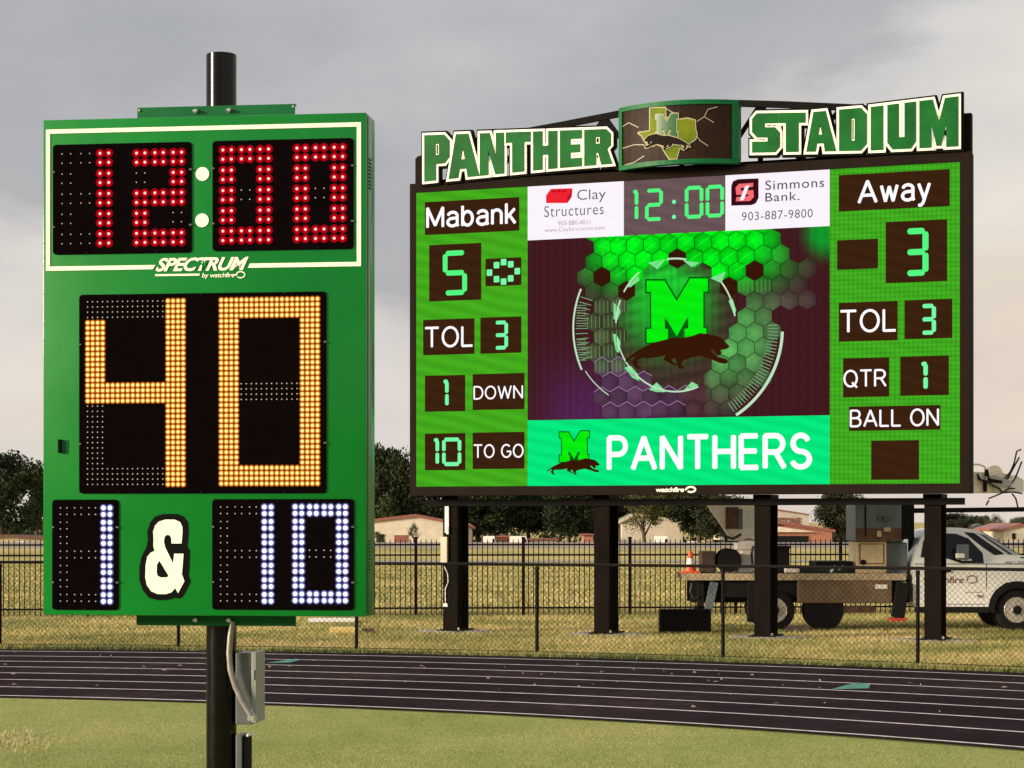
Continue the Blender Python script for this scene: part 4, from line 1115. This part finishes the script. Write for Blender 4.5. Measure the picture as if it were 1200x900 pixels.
for a_, b_ in zip([posts[0]-sp]+posts, posts+[posts[-1]+sp]):
    for k in range(1, 21):
        u = a_+(b_-a_)*k/21
        if u < 0 or u > ilen: continue
        if smesh is None:
            o = MB().box(-.010, .010, -.010, .010, .03, HF-.02).add([(-.010,-.010,HF-.02),(.010,-.010,HF-.02),(.010,.010,HF-.02),(-.010,.010,HF-.02),(0,0,HF+.02)], [(0,1,4),(1,2,4),(2,3,4),(3,0,4)]).make('picket', M['iron'], ifn); smesh = o.data
        else:
            o = bpy.data.objects.new('picket', smesh); COL.objects.link(o); o.parent = ifn
        o.location = (u, 0, 0); npk += 1

# ================================================================ SERVICE TRUCK
TY = 44.0; ts = F/TY
def tx(px_): return (px_-CX)/ts
def tz(py_): return H-(py_-HOR)/ts
tk = thing('service_truck', 'white crane service truck with flatbed parked behind the scoreboard posts', 'truck', (0, TY, 0))
def T(pts): return [(tx(a), tz(b)) for a, b in pts]
WD = 2.0
# cab: side outline extruded across the width, upper part tapering inward
cab = T([(1070,705),(1070,662),(1073,650),(1080,631),(1088,622),(1100,619),(1128,618.5),(1148,621),(1166,632),(1196,651),(1240,654),(1262,659),(1270,672),(1272,704),(1262,712),(1226,712),(1222,697),(1212,686),(1196,681),(1178,683),(1166,692),(1159,710),(1156,714),(1072,711)])
def body(pts, y0, y1, zshoulder, inset, name, m, par):
    mb = MB().prism([pts], y0, y1, True)
    mb.v = [(v[0], v[1]+(inset if v[1] < (y0+y1)/2 else -inset)*max(0, (v[2]-zshoulder)/.75), v[2]) for v in mb.v]
    return mb.make(name, m, par)
cabo = body(cab, 0, WD, tz(661), .16, 'cab', M['white_paint'], tk)
def side(pts, lift, name, m, par, zshoulder=tz(661), th=.012):
    mb = MB().prism([pts], 0-lift, 0-lift+th)
    mb.v = [(v[0], v[1]+.16*max(0, (v[2]-zshoulder)/.75), v[2]) for v in mb.v]
    return mb.make(name, m, par)
side(T([(1079,653),(1083,634),(1090,626),(1100,624.5),(1100,653.5)]), .008, 'side_window', M['glass'], cabo)
side(T([(1104,654),(1104,625),(1122,625.5),(1136,631),(1152,648),(1153,660),(1126,660),(1112,655)]), .008, 'side_window', M['glass'], cabo)
# windscreen slab following the slope
wp = T([(1150,622.5),(1168,632.5),(1194,650.5)])
ws = MB()
ws.add([(wp[0][0]+.03, .2, wp[0][1]+.012), (wp[2][0]+.03, .04, wp[2][1]+.012), (wp[2][0]+.03, WD-.04, wp[2][1]+.012), (wp[0][0]+.03, WD-.2, wp[0][1]+.012)], [(0,1,2,3)])
ws.make('windscreen', M['glass'], cabo)
side(T([(1131,623.5),(1143,624.5),(1178,649.5),(1166,650.5),(1152,641)]), .006, 'windscreen_edge', M['glass'], cabo)
side(T([(1146,624.2),(1158,627),(1195,650.5),(1181,650)]), .006, 'windscreen_side', M['screen_glass'], cabo)
side(T([(1151,626.3),(1154,627.2),(1187,649.8),(1184,650)]), .010, 'wiper', M['under'], cabo)
side(T([(1196,652.5),(1240,656),(1258,661),(1258,662),(1240,657.5),(1196,654)]), .004, 'hood_seam', M['under'], cabo)
side(T([(1072,660.5),(1200,660.5),(1200,661.3),(1072,661.3)]), .003, 'belt_line', M['under'], cabo)
# door seams
mb = MB()
for a_, b_ in (((1103,661),(1103,708)), ((1156,661),(1156,690)), ((1103,708),(1154,708))):
    A_, B_ = T([a_, b_]); mb.box(min(A_[0], B_[0])-.006, max(A_[0], B_[0])+.006, -.003, .002, min(A_[1], B_[1])-.006, max(A_[1], B_[1])+.006)
mb.make('door_seam', M['under'], cabo)
a_, b_ = T([(1106,668),(1114,670.5)]); MB().box(a_[0], b_[0], -.03, 0, b_[1], a_[1]).make('door_handle', M['under'], cabo)
a_, b_ = T([(1119,638),(1134,656)]); MB().bevbox(a_[0], b_[0]-.02, -.24, -.12, b_[1], a_[1], .03).make('mirror', M['bluegrey'], cabo)
MB().bevbox(tx(1118), tx(1128), -.245, -.12, tz(654), tz(648), .02).box(tx(1127), tx(1137), -.14, .02, tz(657), tz(655)).make('mirror_arm', M['white_plain'], cabo)
TF = Face(0, TY, 0)
text(TF, 'watchfire', 1082, 1129, 675.5, 683.5, -.006, M['brown_text'], cabo, 'door_lettering', .01, .1)
pts = [TF.px(1139+6*math.cos(R(t)), 679-4.5*math.sin(R(t))) for t in range(200, -160, -30)]
MB().strip(pts, .02, -.006).make('door_emblem', M['brown_text'], cabo)
MB().box(tx(1130), tx(1152), -.004, 0, tz(694.3), tz(693.6)).make('door_line', M['brown_text'], cabo)
text(TF, '903', 1145, 1153, 697, 701, -.006, M['brown_text'], cabo, 'door_number', .01)
text(TF, 'H&C1 3333', 1178, 1202, 657.5, 661, -.006, M['bluegrey'], cabo, 'hood_lettering', .01)
MB().box(tx(1076), tx(1158), -.02, .35, tz(718), tz(711)).make('running_board', M['under'], tk)
# wheel arch liner and wheels
def wheel(x, r, y, dark=False):
    zc = r
    t = MB().lathe([(r*.62, y), (r*.93, y-.005), (r, y+.04), (r, y+.22), (r*.9, y+.27), (r*.5, y+.27)], (x, 0, zc), 'y', 36).make('tyre', M['rubber'], tk); smooth_by(t, 30)
    if not dark:
        rm = MB().lathe([(r*.62, y-.002), (r*.60, y-.012), (r*.54, y+.03), (r*.30, y+.035), (r*.24, y-.02), (r*.1, y-.03)], (x, 0, zc), 'y', 28).make('rim', M['rim'], t); smooth_by(rm, 30)
        mb = MB()
        for k in range(8):
            a = 2*PI*k/8; mb.lathe([(.035, y+.012), (.035, y+.033)], (x+r*.42*math.cos(a), 0, zc+r*.42*math.sin(a)), 'y', 8)
        mb.make('rim_hole', M['under'], t)
        nb_ = MB()
        for k in range(8):
            a = 2*PI*(k+.5)/8; nb_.lathe([(.016, y-.028), (.016, y+.0)], (x+r*.285*math.cos(a), 0, zc+r*.285*math.sin(a)), 'y', 6)
        stuff(nb_.make('wheel_nut', M['zinc'], t))
        MB().lathe([(r*.22, y-.035), (r*.18, y-.05)], (x, 0, zc), 'y', 14).make('hub', M['under'], t)
    else:
        MB().lathe([(r*.60, y+.05), (r*.2, y+.08)], (x, 0, zc), 'y', 24).make('rim', M['under'], t)
wheel(tx(1192), .42, .02); wheel(tx(908), .41, .02); wheel(tx(966), .42, .1, True)
wheel(tx(1192), .42, WD-.3, True); wheel(tx(908), .41, WD-.3, True)
mb = MB(); zc = .46
arcp = [(tx(1192)+.58*math.cos(R(a)), .44+.56*math.sin(R(a))) for a in range(-8, 189, 12)]; arcq = [(tx(1192)+.46*math.cos(R(a)), .42+.44*math.sin(R(a))) for a in range(188, -9, -12)]
mb.prism([arcp+arcq], -.03, .3, True).make('fender_flare', M['under'], tk)
MB().lathe([(.47, .31), (.47, .33)], (tx(1192), 0, .45), 'y', 24).make('wheel_well', M['under'], tk)
# deck, chassis
z1_, z0_ = tz(672), tz(680)
MB().box(tx(800), tx(1062), .0, .05, z0_, z1_).make('deck_edge', M['deck_wood'], tk)
MB().box(tx(801), tx(1062), .051, WD, z0_+.02, z1_-.01).make('deck', M['rust'], tk)
MB().box(tx(812), tx(1180), .45, .62, .55, z0_+.01).box(tx(812), tx(1180), 1.4, 1.57, .55, z0_+.01).make('chassis_rail', M['under'], tk)
MB().box(tx(850), tx(945), .12, 1.8, tz(700), z0_+.005).make('tool_tray', M['under'], tk)
MB().bevbox(tx(935), tx(1046), .03, .3, tz(707), z0_+.01, .02).make('side_body_panel', mat('brown_panel_paint', (.17,.11,.06), .6, 0, .3, 5), tk)
MB().bevbox(tx(985), tx(1026), .1, .4, tz(718), tz(711), .02).make('lower_step', M['rust'], tk)
MB().box(tx(877), tx(889), .0, .3, tz(729), tz(682)).make('mud_flap', M['under'], tk)
MB().tube([(tx(812), .2, tz(684)), (tx(810), .2, tz(694)), (tx(815), .2, tz(702)), (tx(820), .2, tz(700))], .03, 8).make('air_hose', M['hose'], tk)
rot = Matrix.Rotation(R(12), 3, 'Y')
MB().box(tx(829), tx(838), .05, .25, tz(722), tz(682), rot).make('outrigger', M['grey_box'] if False else M['bluegrey'], tk)
MB().box(tx(819), tx(826), .2, .5, tz(715), tz(682)).box(tx(815), tx(828), .2, .6, tz(715), tz(711)).make('tow_hitch', M['under'], tk)
MB().box(tx(1048), tx(1062), -.1, .15, tz(724), tz(682), Matrix.Rotation(R(8), 3, 'Y')).make('outrigger', M['under'], tk)
MB().box(tx(1042), tx(1061), -.18, .2, tz(727.5), tz(724)).make('outrigger_pad', M['red_foot'], tk)
MB().box(tx(1026), tx(1040), .01, .03, tz(690), tz(685)).box(tx(1055), tx(1062), -.02, -.012, tz(688), tz(682)).make('reflector', M['white_plain'], tk)
# load on the deck
MB().bevbox(tx(1005), tx(1040), .1, 1.2, z1_, tz(635), .015).make('tool_cabinet', M['tan_paint'], tk)
MB().lathe([(.055, .085), (.055, .1)], (tx(1012.5), 0, tz(659)), 'y', 16).make('cabinet_badge', M['under'], tk)
MB().prism([rrect(tx(1008), tx(1037), tz(661), tz(637)), list(reversed(rrect(tx(1009), tx(1036), tz(660), tz(638))))], .093, .1).make('cabinet_door_edge', M['rust'], tk)
MB().bevbox(tx(1040)+.005, tx(1066), .25, 1.2, z1_-.1, tz(636), .02).make('water_tank', M['bluegrey'], tk)
wb = MB().bevbox(tx(1003), tx(1057), .05, 1.3, tz(634), tz(588), .02).make('welder_box', M['bluegrey'], tk)
MB().box(tx(1003)+.005, tx(1057)-.005, .042, .052, tz(633), tz(619)).make('box_skirt', M['rust'], wb)
MB().box(tx(1057)+.001, tx(1070), .15, 1.25, tz(632), tz(588)+.0).make('box_end', M['under'], wb)
MB().lathe([(.065, .03), (.065, .049)], (tx(1032), 0, tz(607)), 'y', 14).box(tx(1034), tx(1047), .03, .049, tz(609.5), tz(605.5)).make('box_logo', M['grey_box'], wb)
MB().box(tx(1014), tx(1015.5), .03, .049, tz(628), tz(590)).make('box_pipe', M['under'], wb)
MB().box(tx(1036), tx(1044), .025, .041, tz(623), tz(618)).box(tx(1028), tx(1033), .025, .041, tz(629), tz(622)).make('box_sticker', M['tan_paint'], wb)
# crane: pedestal, turret plates, boom
MB().bevbox(tx(868), tx(892), .55, 1.1, z1_, tz(661), .02).make('crane_base', M['white_boom'], tk)
MB().bevbox(tx(872), tx(889), .6, 1.05, tz(661.5), tz(634), .03).bevbox(tx(866), tx(893), .55, 1.1, tz(645), tz(636), .03).make('crane_pedestal', M['white_boom'], tk)
MB().prism([T([(829,586),(901,586),(907,606),(908,634),(893,634),(880,630),(874,634),(862,634),(846,610)])], .62, 1.0, True).make('crane_turret', M['white_boom'], tk)
MB().box(tx(854), tx(869), .60, .62, tz(620), tz(594)).make('turret_panel', M['rust'], tk)
MB().box(tx(869)+.002, tx(874), .60, .62, tz(620), tz(596)).make('turret_rib', M['bluegrey'], tk)
MB().prism([T([(818,588),(818,592),(829,592),(829,588)])], .7, .9, True).make('boom_tip', M['white_boom'], tk)
MB().tube([(tx(846), .58, tz(620)), (tx(852), .55, tz(628)), (tx(862), .55, tz(632)), (tx(872), .55, tz(626))], .03, 8).tube([(tx(886), .5, tz(640)), (tx(884), .5, tz(650)), (tx(885), .5, tz(662))], .025, 8).make('hydraulic_hose', M['hose'], tk)
dr = MB().lathe([(.24, .3), (.24, .34), (.17, .35), (.17, 1.0), (.24, 1.01), (.24, 1.05)], (tx(857), 0, tz(657)), 'y', 24).make('cable_reel', M['under'], tk)
MB().bevbox(tx(823), tx(840), .3, .9, z1_, tz(646), .02).make('tool_crate', mat('dark_brown_crate', (.06,.035,.025), .7, 0, .4, 6), tk)
MB().bevbox(tx(913), tx(929), .5, 1.0, z1_, tz(641), .015).bevbox(tx(912), tx(930), .48, 1.02, tz(643), tz(640), .01).make('battery_box', M['under'], tk)
MB().bevbox(tx(930), tx(1003), .3, 1.5, z1_, tz(664), .02).make('folded_tarp', mat('dark_green_tarp', (.025,.045,.03), .7, 0, .4, 5, .4, 9), tk)
MB().bevbox(tx(958), tx(1002), .25, 1.3, tz(664), tz(658), .02).make('cargo_box', M['under'], tk)
MB().bevbox(tx(921), tx(938), .12, .3, z1_+.01, tz(664), .02).make('winch', M['white_boom'], tk)
MB().tube([(tx(975), .2, tz(671)), (tx(980), .2, tz(664)), (tx(985), .2, tz(667)), (tx(990), .2, tz(664))], .03, 6).make('rag', M['white_plain'], tk)
# black boom above the cab, its stand and platform bucket
MB().box(tx(1074), tx(1080), .8, .95, tz(680), tz(589)).box(tx(1068), tx(1078), .7, 1.0, tz(612), tz(600)).make('boom_stand', M['under'], tk)
MB().prism([T([(1074,595.3),(1240,593.6),(1240,599.0),(1074,601.2)])], .75, 1.0, True).make('boom_arm', M['under'], tk)
bk_ = MB().prism([T([(1130,555),(1146,552),(1160,553),(1176,552),(1194,557),(1198,574),(1186,577),(1128,577)])], .5, 1.4, True).make('platform_bucket', M['bucket'], tk)
MB().tube([(tx(a_), .5, tz(b_)) for a_, b_ in ((1126,545),(1138,543.5),(1154,543.5),(1160,546),(1162,553))], .022, 8).make('bucket_rail', M['white_plain'], bk_)
MB().lathe([(.17, .8), (.17, 1.1)], (tx(1176), 0, tz(554)), 'y', 18).make('bucket_drum', M['bucket'], bk_)
MB().prism([T([(1151,554),(1155,561),(1163,563),(1163,557),(1160,557),(1160,550),(1163,549),(1164,554),(1165,560),(1180,563),(1180,566),(1166,565),(1152,562)])], .4, .5, True).box(tx(1158), tx(1162), .42, .48, tz(576), tz(562)).make('control_box', M['under'], bk_)
text(TF, '3', 1140.4, 1144.2, 564.5, 571.5, .49, M['red_foot'], bk_, 'bucket_number', .03)
MB().prism([T([(1160,558),(1170,556),(1190,563),(1192,569),(1176,570),(1160,565)])], .42, .5, True).make('jib_plate', mat('pale_grey_plate', (.42,.42,.40), .5), bk_)
MB().prism([T([(1170,571),(1196,556),(1206,562),(1206,576),(1172,576)])], .46, .9, True).make('jib_arm', M['white_boom'], bk_)
rg = random.Random(9); mb = MB()
for L_ in ([(1182,562),(1190,552),(1194,542),(1198,528),(1202,526)], [(1184,566),(1194,548),(1200,535)], [(1188,570),(1196,560),(1203,540)], [(1164,584),(1172,581),(1181,577),(1192,576),(1204,578)], [(1161,592),(1164,586)], [(1192,578),(1197,584),(1199,594)], [(1181,577),(1188,572),(1196,572)], [(1160,563),(1176,572),(1182,577),(1196,576)]):
    mb.tube([(tx(a_), .45+rg.uniform(-.05, .05), tz(b_)) for a_, b_ in L_], .017, 6)
mb.make('hydraulic_hose', M['hose'], tk)
# wheel chock / steel plate by the rear wheel
tag(MB().bevbox(tx(919), tx(946), -.5, .1, 0.0, .1, .02).make('timber_pad', mat('old_timber', (.11,.09,.075), .85, 0, .3, 8)), 'dark timber pad on the grass by the truck rear wheel', 'pad').location = (0, TY, 0)

# traffic cone on the deck
cx, cz = tx(805), z1_
cone = thing('traffic_cone', 'orange traffic cone with white collar on the rear of the flatbed', 'cone', (cx+.1, TY+.35, cz-.01))
smooth_by(MB().lathe([(.115, .05), (.088, .17)], (0,0,0), 'z', 20).lathe([(.062, .31), (.035, .46)], (0,0,0), 'z', 20).make('cone_body', M['orange'], cone))
smooth_by(MB().lathe([(.0885, .17), (.0625, .31)], (0,0,0), 'z', 20).make('collar', M['white_plain'], cone))
MB().bevbox(-.19, .19, -.19, .19, 0, .05, .012).make('cone_base', M['orange'], cone)

# black box on the grass
gx, gy = gpt(802.5, 742)
tag(MB().bevbox(-.50, .50, -.2, .3, 0, .45, .012).box(-.50, .50, -.203, .303, .452, .47).make('black_crate', M['steel_black']), 'long low black box on the grass behind the chain link fence', 'box').location = (gx, gy, 0)
# things on the grass, left
gx, gy = gpt(392, 730)
tag(MB().bevbox(-.55, .5, -.25, .25, .02, .1, .01).make('white_board', M['white_plain']), 'white board lying on the grass behind the near sign', 'board').location = (gx, gy, 0)
gx, gy = gpt(413, 742)
tag(MB().bevbox(-.42, .1, -.25, .2, 0, .12, .02).make('yellow_pad', mat('yellow_pad', (.66,.48,.16), .6, 0, .2, 6)), 'flat yellow pad on the grass right of the near sign', 'pad').location = (gx, gy, 0)
gx, gy = gpt(431, 742)
bx = MB().bevbox(-.1, .12, -.1, .1, 0, .1, .01).make('brown_block', M['rust']); tag(bx, 'small brown block lying on the grass beside the yellow pad', 'block').location = (gx, gy, 0)

# ================================================================ FAR BUILDINGS, CARS, TREES
def at(px_, Y): return (px_-CX)/F*Y
def hgt(py_, Y): return H-(py_-HOR)/F*Y
def gable(px0, px1, Y, eave, ridge, depth, wallm, roofm, name, label, ridge_px=None, windows=(), cat='building'):
    x0, x1 = at(px0, Y), at(px1, Y); xm = at(ridge_px, Y) if ridge_px else (x0+x1)/2
    ze, zr = hgt(eave, Y), hgt(ridge, Y)
    b = thing(name, label, cat, (x0, Y, -1.3)); ze += 1.3; zr += 1.3
    L = x1-x0; xm -= x0
    MB().prism([[(0,0),(L,0),(L,ze),(xm,zr),(0,ze)]], 0, depth, True).make('wall', wallm, b)
    t = .22 if zr-ze > .1 else .08
    MB().prism([[(-.3, ze-.05), (xm, zr+.0), (L+.3, ze-.05), (L+.3, ze+t), (xm, zr+t+.05), (-.3, ze+t)]], -.3, depth+.3, True).make('roof', roofm, b)
    for (w0, w1, wt, wb, m) in windows:
        MB().box(at(w0, Y)-x0, at(w1, Y)-x0, -.06, .0, max(0, hgt(wb, Y)+1.3), hgt(wt, Y)+1.3).make('window', m, b)
    return b
gable(425, 521, 228, 612.5, 605.5, 18, M['cream_wall'], M['redroof'], 'metal_building', 'cream metal building with red roof between the two scoreboards', 486, [(462,478,627,637,M['redroof']), (441,450,626,636,M['glass'])])
b = gable(895, 975, 226, 623, 614, 20, M['brick'], M['redroof'], 'brick_building', 'low brick building with red trimmed gable behind the truck', 912, [(905,947,628,637,M['glass'])])
MB().prism([[(at(899,226)-at(895,226), hgt(623.5,226)+1.3), (at(955,226)-at(895,226), hgt(623.5,226)+1.3), (at(912,226)-at(895,226), hgt(617,226)+1.3)]], -.4, -.31).make('gable_panel', M['cream_wall'], b)
b = thing('stone_store', 'pale flat fronted store with red STONE lettering behind the brick building', 'building', (at(850,252), 252, 0))
x0 = at(850, 252)
MB().prism([[(0,0),(at(948,252)-x0,0),(at(948,252)-x0,hgt(603.5,252)),(at(905,252)-x0,hgt(597,252)),(0,hgt(590,252))]], 0, 15, True).make('wall', M['cream_wall'], b)
MB().prism([[(0,hgt(590,252)),(at(905,252)-x0,hgt(597,252)),(at(948,252)-x0,hgt(603.5,252)),(at(948,252)-x0,hgt(602.3,252)),(at(905,252)-x0,hgt(595.7,252)),(0,hgt(588.7,252))]], -.3, 15, True).make('roof_edge', M['redroof'], b)
SF = Face(x0, 252, 0)
text(SF, 'STONE', 911, 938, 606.5, 614.5, -.1, M['redroof'], b, 'sign_lettering', .05)
gable(729, 800, 232, 613, 604, 12, M['cream_wall'], M['beige'], 'cream_shed', 'cream shed partly hidden by a thin tree under the scoreboard', 745)
gable(545, 553, 230, 620, 616, 8, M['beige'], M['brick'], 'small_hut', 'tiny beige hut beside the leftmost scoreboard post', None)
gable(684, 695, 226, 627, 626.9, 8, M['brick'], M['redroof'], 'brick_hut', 'tiny brick hut below the trees left of the second post', None)
gable(1176, 1215, 240, 622, 616, 14, M['cream_wall'], M['redroof'], 'red_roof_house', 'cream house with red roof at the far right edge', None, [(1186,1190,625,632,M['glass'])])
gable(1142, 1152, 260, 619, 616, 10, M['cream_wall'], M['grey_box'], 'pale_hut', 'small pale hut among the far trees above the truck cab', None)
gable(-40, 52, 226, 632, 629.5, 8, M['deck_wood'], M['rust'], 'long_shed', 'long tan shed at the far left behind the fences', None)
gable(583, 596, 225, 629.3, 629.2, 8, M['brick'], M['redroof'], 'red_kiosk', 'little brick red kiosk between two white vans', None)
gable(622, 652, 226, 632.6, 632.5, 8, M['cream_wall'], M['redroof'], 'low_red_shed', 'low shed with long red roof under the scoreboard', None)

def car(px0, px1, Y, label, m, van=False, group='vehicles parked on the far road', hh=None):
    L = at(px1, Y)-at(px0, Y); o = thing('parked_van' if van else 'parked_car', label, 'van' if van else 'car', (at(px0, Y), Y, -1.3), 0, group)
    if van: pr_ = [(0,.35),(0,1.9),(.06,2.0),(.78,2.0),(.86,1.3),(1,1.1),(1,.35)]
    else: pr_ = [(0,.35),(0,.85),(.05,.95),(.2,1.0),(.32,1.45),(.68,1.45),(.8,1.0),(.97,.85),(1,.7),(1,.35)]
    MB().prism([[(a_*L, b_*1.0) for a_, b_ in pr_]], 0, 1.7, True).make('body', m, o)
    if van: wn_ = [(.68,1.25),(.68,1.75),(.77,1.75),(.83,1.25)]
    else: wn_ = [(.24,1.02),(.34,1.38),(.66,1.38),(.75,1.02)]
    MB().prism([[(a_*L, b_) for a_, b_ in wn_]], -.02, .0).make('window', M['glass'], o)
    for fx in (.2, .8): MB().lathe([(.33, -.03), (.33, .2)], (fx*L, 0, .33), 'y', 12).make('wheel', M['rubber'], o)
    return o
red_car = mat('red_car_paint', (.35,.05,.04), .35)
car(566, 583, 223, 'white van parked left of the little red kiosk', M['white_plain'], True)
car(597, 622, 223, 'long white van parked right of the little red kiosk', M['white_plain'], True)
car(15, 33, 223, 'white car parked in front of the long tan shed', M['white_plain'])
car(655, 668, 223, 'red car parked at the right end of the low red shed', red_car)
car(768, 786, 223, 'white van parked beside the cream shed', M['white_plain'], True)
car(800, 822, 223, 'white car parked behind the orange traffic cone', M['white_plain'])
car(826, 841, 223, 'grey car parked under the dark trees left of the crane', M['grey_box'])
car(1108, 1130, 230, 'pale car seen far off just above the truck cab', M['white_plain'])

def crown(seed, n, leaf, lobes=16, squash=.8, hollow=.55):
    rg = random.Random(seed); L = []
    for i in range(lobes):
        a = rg.uniform(0, 2*PI); z = rg.uniform(-.75, .85); rr = math.sqrt(max(0, 1-z*z))*rg.uniform(.25, .72)
        L.append((rr*math.cos(a), rr*math.sin(a), z*.68, rg.uniform(.24, .44)))
    vs, fs = [], []
    for i in range(n):
        cx, cy, cz, cr = rg.choice(L)
        d = Vector((rg.gauss(0,1), rg.gauss(0,1), rg.gauss(0,1))).normalized()*cr*rg.uniform(hollow, 1.12)
        if rg.random() < .05: d *= 1.25
        p_ = Vector((cx+d.x, cy+d.y, (cz+d.z*.8)))
        s = leaf*rg.uniform(.5, 1.3); a_ = Vector((rg.gauss(0,1), rg.gauss(0,1), rg.gauss(0,1))).normalized(); b_ = a_.orthogonal().normalized()
        c_ = a_.cross(b_); k = len(vs)
        vs += [p_+b_*s, p_+c_*s*.6, p_-b_*s, p_-c_*s*.6]; fs.append((k, k+1, k+2, k+3))
    me = bpy.data.meshes.new('crown'); me.from_pydata([tuple(v) for v in vs], [], fs); return me
CR = [crown(s, 20000, .038, lobes=20, hollow=.35) for s in (1, 2, 3)]+[crown(8, 3200, .038, lobes=9, hollow=.2)]
def trunk_mesh(seed):
    rg = random.Random(seed); mb = MB()
    mb.tube([(0,0,0), (.02,0,.2), (.0,.02,.42), (.03,0,.7)], .045, 7, r2=.018)
    for k in range(6):
        a = k*1.1+rg.random(); mb.tube([(0,0,.25+.05*k), (.15*math.cos(a), .15*math.sin(a), .45+.05*k), (.32*math.cos(a), .32*math.sin(a), .62+.05*k)], .02, 5, r2=.005)
    me = bpy.data.meshes.new('trunk'); me.from_pydata(mb.v, [], mb.f); me.materials.append(M['bark']); return me
TRK = [trunk_mesh(1), trunk_mesh(2)]
cr_cache = {}
def tree(px_, Y, wpx, top_px, base_px, label, kind=0, leafm=0, group='trees beyond the field'):
    key = (kind, leafm)
    if key not in cr_cache:
        me = CR[kind].copy(); me.materials.append(M['leaf'][leafm]); cr_cache[key] = me
    x = at(px_, Y); zt_ = hgt(top_px, Y); zb2 = max(.3, hgt(base_px, Y)); rx = wpx/2/F*Y/.80
    t = thing('tree', label, 'tree', (x, Y, -1.3), random.uniform(0, 6), group)
    c = bpy.data.objects.new('crown', cr_cache[key]); COL.objects.link(c); c.parent = t
    c.location = (0, 0, (zt_+zb2)/2+1.3); c.scale = (rx, rx, (zt_-zb2)/2/.85)
    k = bpy.data.objects.new('trunk', random.choice(TRK)); COL.objects.link(k); k.parent = t; s = (zt_+1.3)*.95; k.scale = (s*.8, s*.8, s)
    return t
tree(2, 232, 88, 519, 626, 'big dark tree at the left edge of the picture', 0, 0)
tree(44, 240, 40, 548, 628, 'smaller dark tree showing just left of the near sign', 1, 0)
tree(452, 236, 66, 517, 632, 'tallest dark tree right of the near sign over the cream building', 1, 0)
tree(497, 244, 60, 552, 634, 'dark tree above the cream building left of the first post', 2, 1)
tree(560, 238, 78, 560, 636, 'dark tree just right of the first scoreboard post', 0, 0)
tree(618, 244, 80, 556, 636, 'dark evergreen in the middle under the scoreboard left half', 1, 0)
tree(668, 236, 76, 562, 636, 'dark tree left of the second scoreboard post', 2, 0)
tree(712, 250, 66, 570, 634, 'dark tree behind the second scoreboard post', 0, 0)
tree(754, 227, 52, 566, 630, 'thin olive tree in front of the cream shed', 3, 2)
tree(774, 240, 70, 560, 632, 'olive green tree behind the cream shed', 1, 2)
tree(820, 228, 76, 572, 634, 'broad green tree left of the crane', 2, 1)
tree(850, 236, 60, 576, 634, 'dark green tree behind the crane turret', 0, 1)
tree(985, 256, 52, 572, 636, 'dark tree between the brick building and the welder box', 1, 1)
tree(1118, 240, 56, 598, 630, 'dark low tree right of the fourth post above the cab', 0, 1)
tree(1152, 300, 18, 603, 626, 'small round greyish tree beyond the truck cab', 1, 3)
tree(1166, 280, 26, 602, 630, 'pale green tree above the windscreen of the truck', 3, 3)
tree(1195, 290, 24, 605, 632, 'grey green tree at the far right edge above the red roofed house', 2, 3)
tree(444, 224, 18, 622, 644, 'small yellow green bush at the left corner of the cream building', 3, 2)
tree(485, 224, 14, 612, 645, 'sapling with thin crown before the cream building', 3, 2)
mb = MB(); rg = random.Random(12); vs, fs = [], []
for i in range(26000):
    x = rg.uniform(-95, 110); wd_ = 1 if -8 < x < 30 else (.55 if x < -8 else .3)
    z = rg.random()**.8*(6.6+1.2*math.sin(x*.31)+.8*math.sin(x*.83))*wd_-1.3; s = rg.uniform(.2, .5); y = rg.uniform(290, 315)
    a_ = Vector((rg.gauss(0,1), rg.gauss(0,1), rg.gauss(0,1))).normalized(); b_ = a_.orthogonal().normalized(); c_ = a_.cross(b_); p_ = Vector((x, y, z+.2)); k = len(vs)
    vs += [p_+b_*s, p_+c_*s*.7, p_-b_*s, p_-c_*s*.7]; fs.append((k, k+1, k+2, k+3))
stuff(tag(link_mesh('distant_hedgerow', vs, fs, M['leaf'][1]), 'low dark line of distant scrub along the horizon', 'hedgerow'))
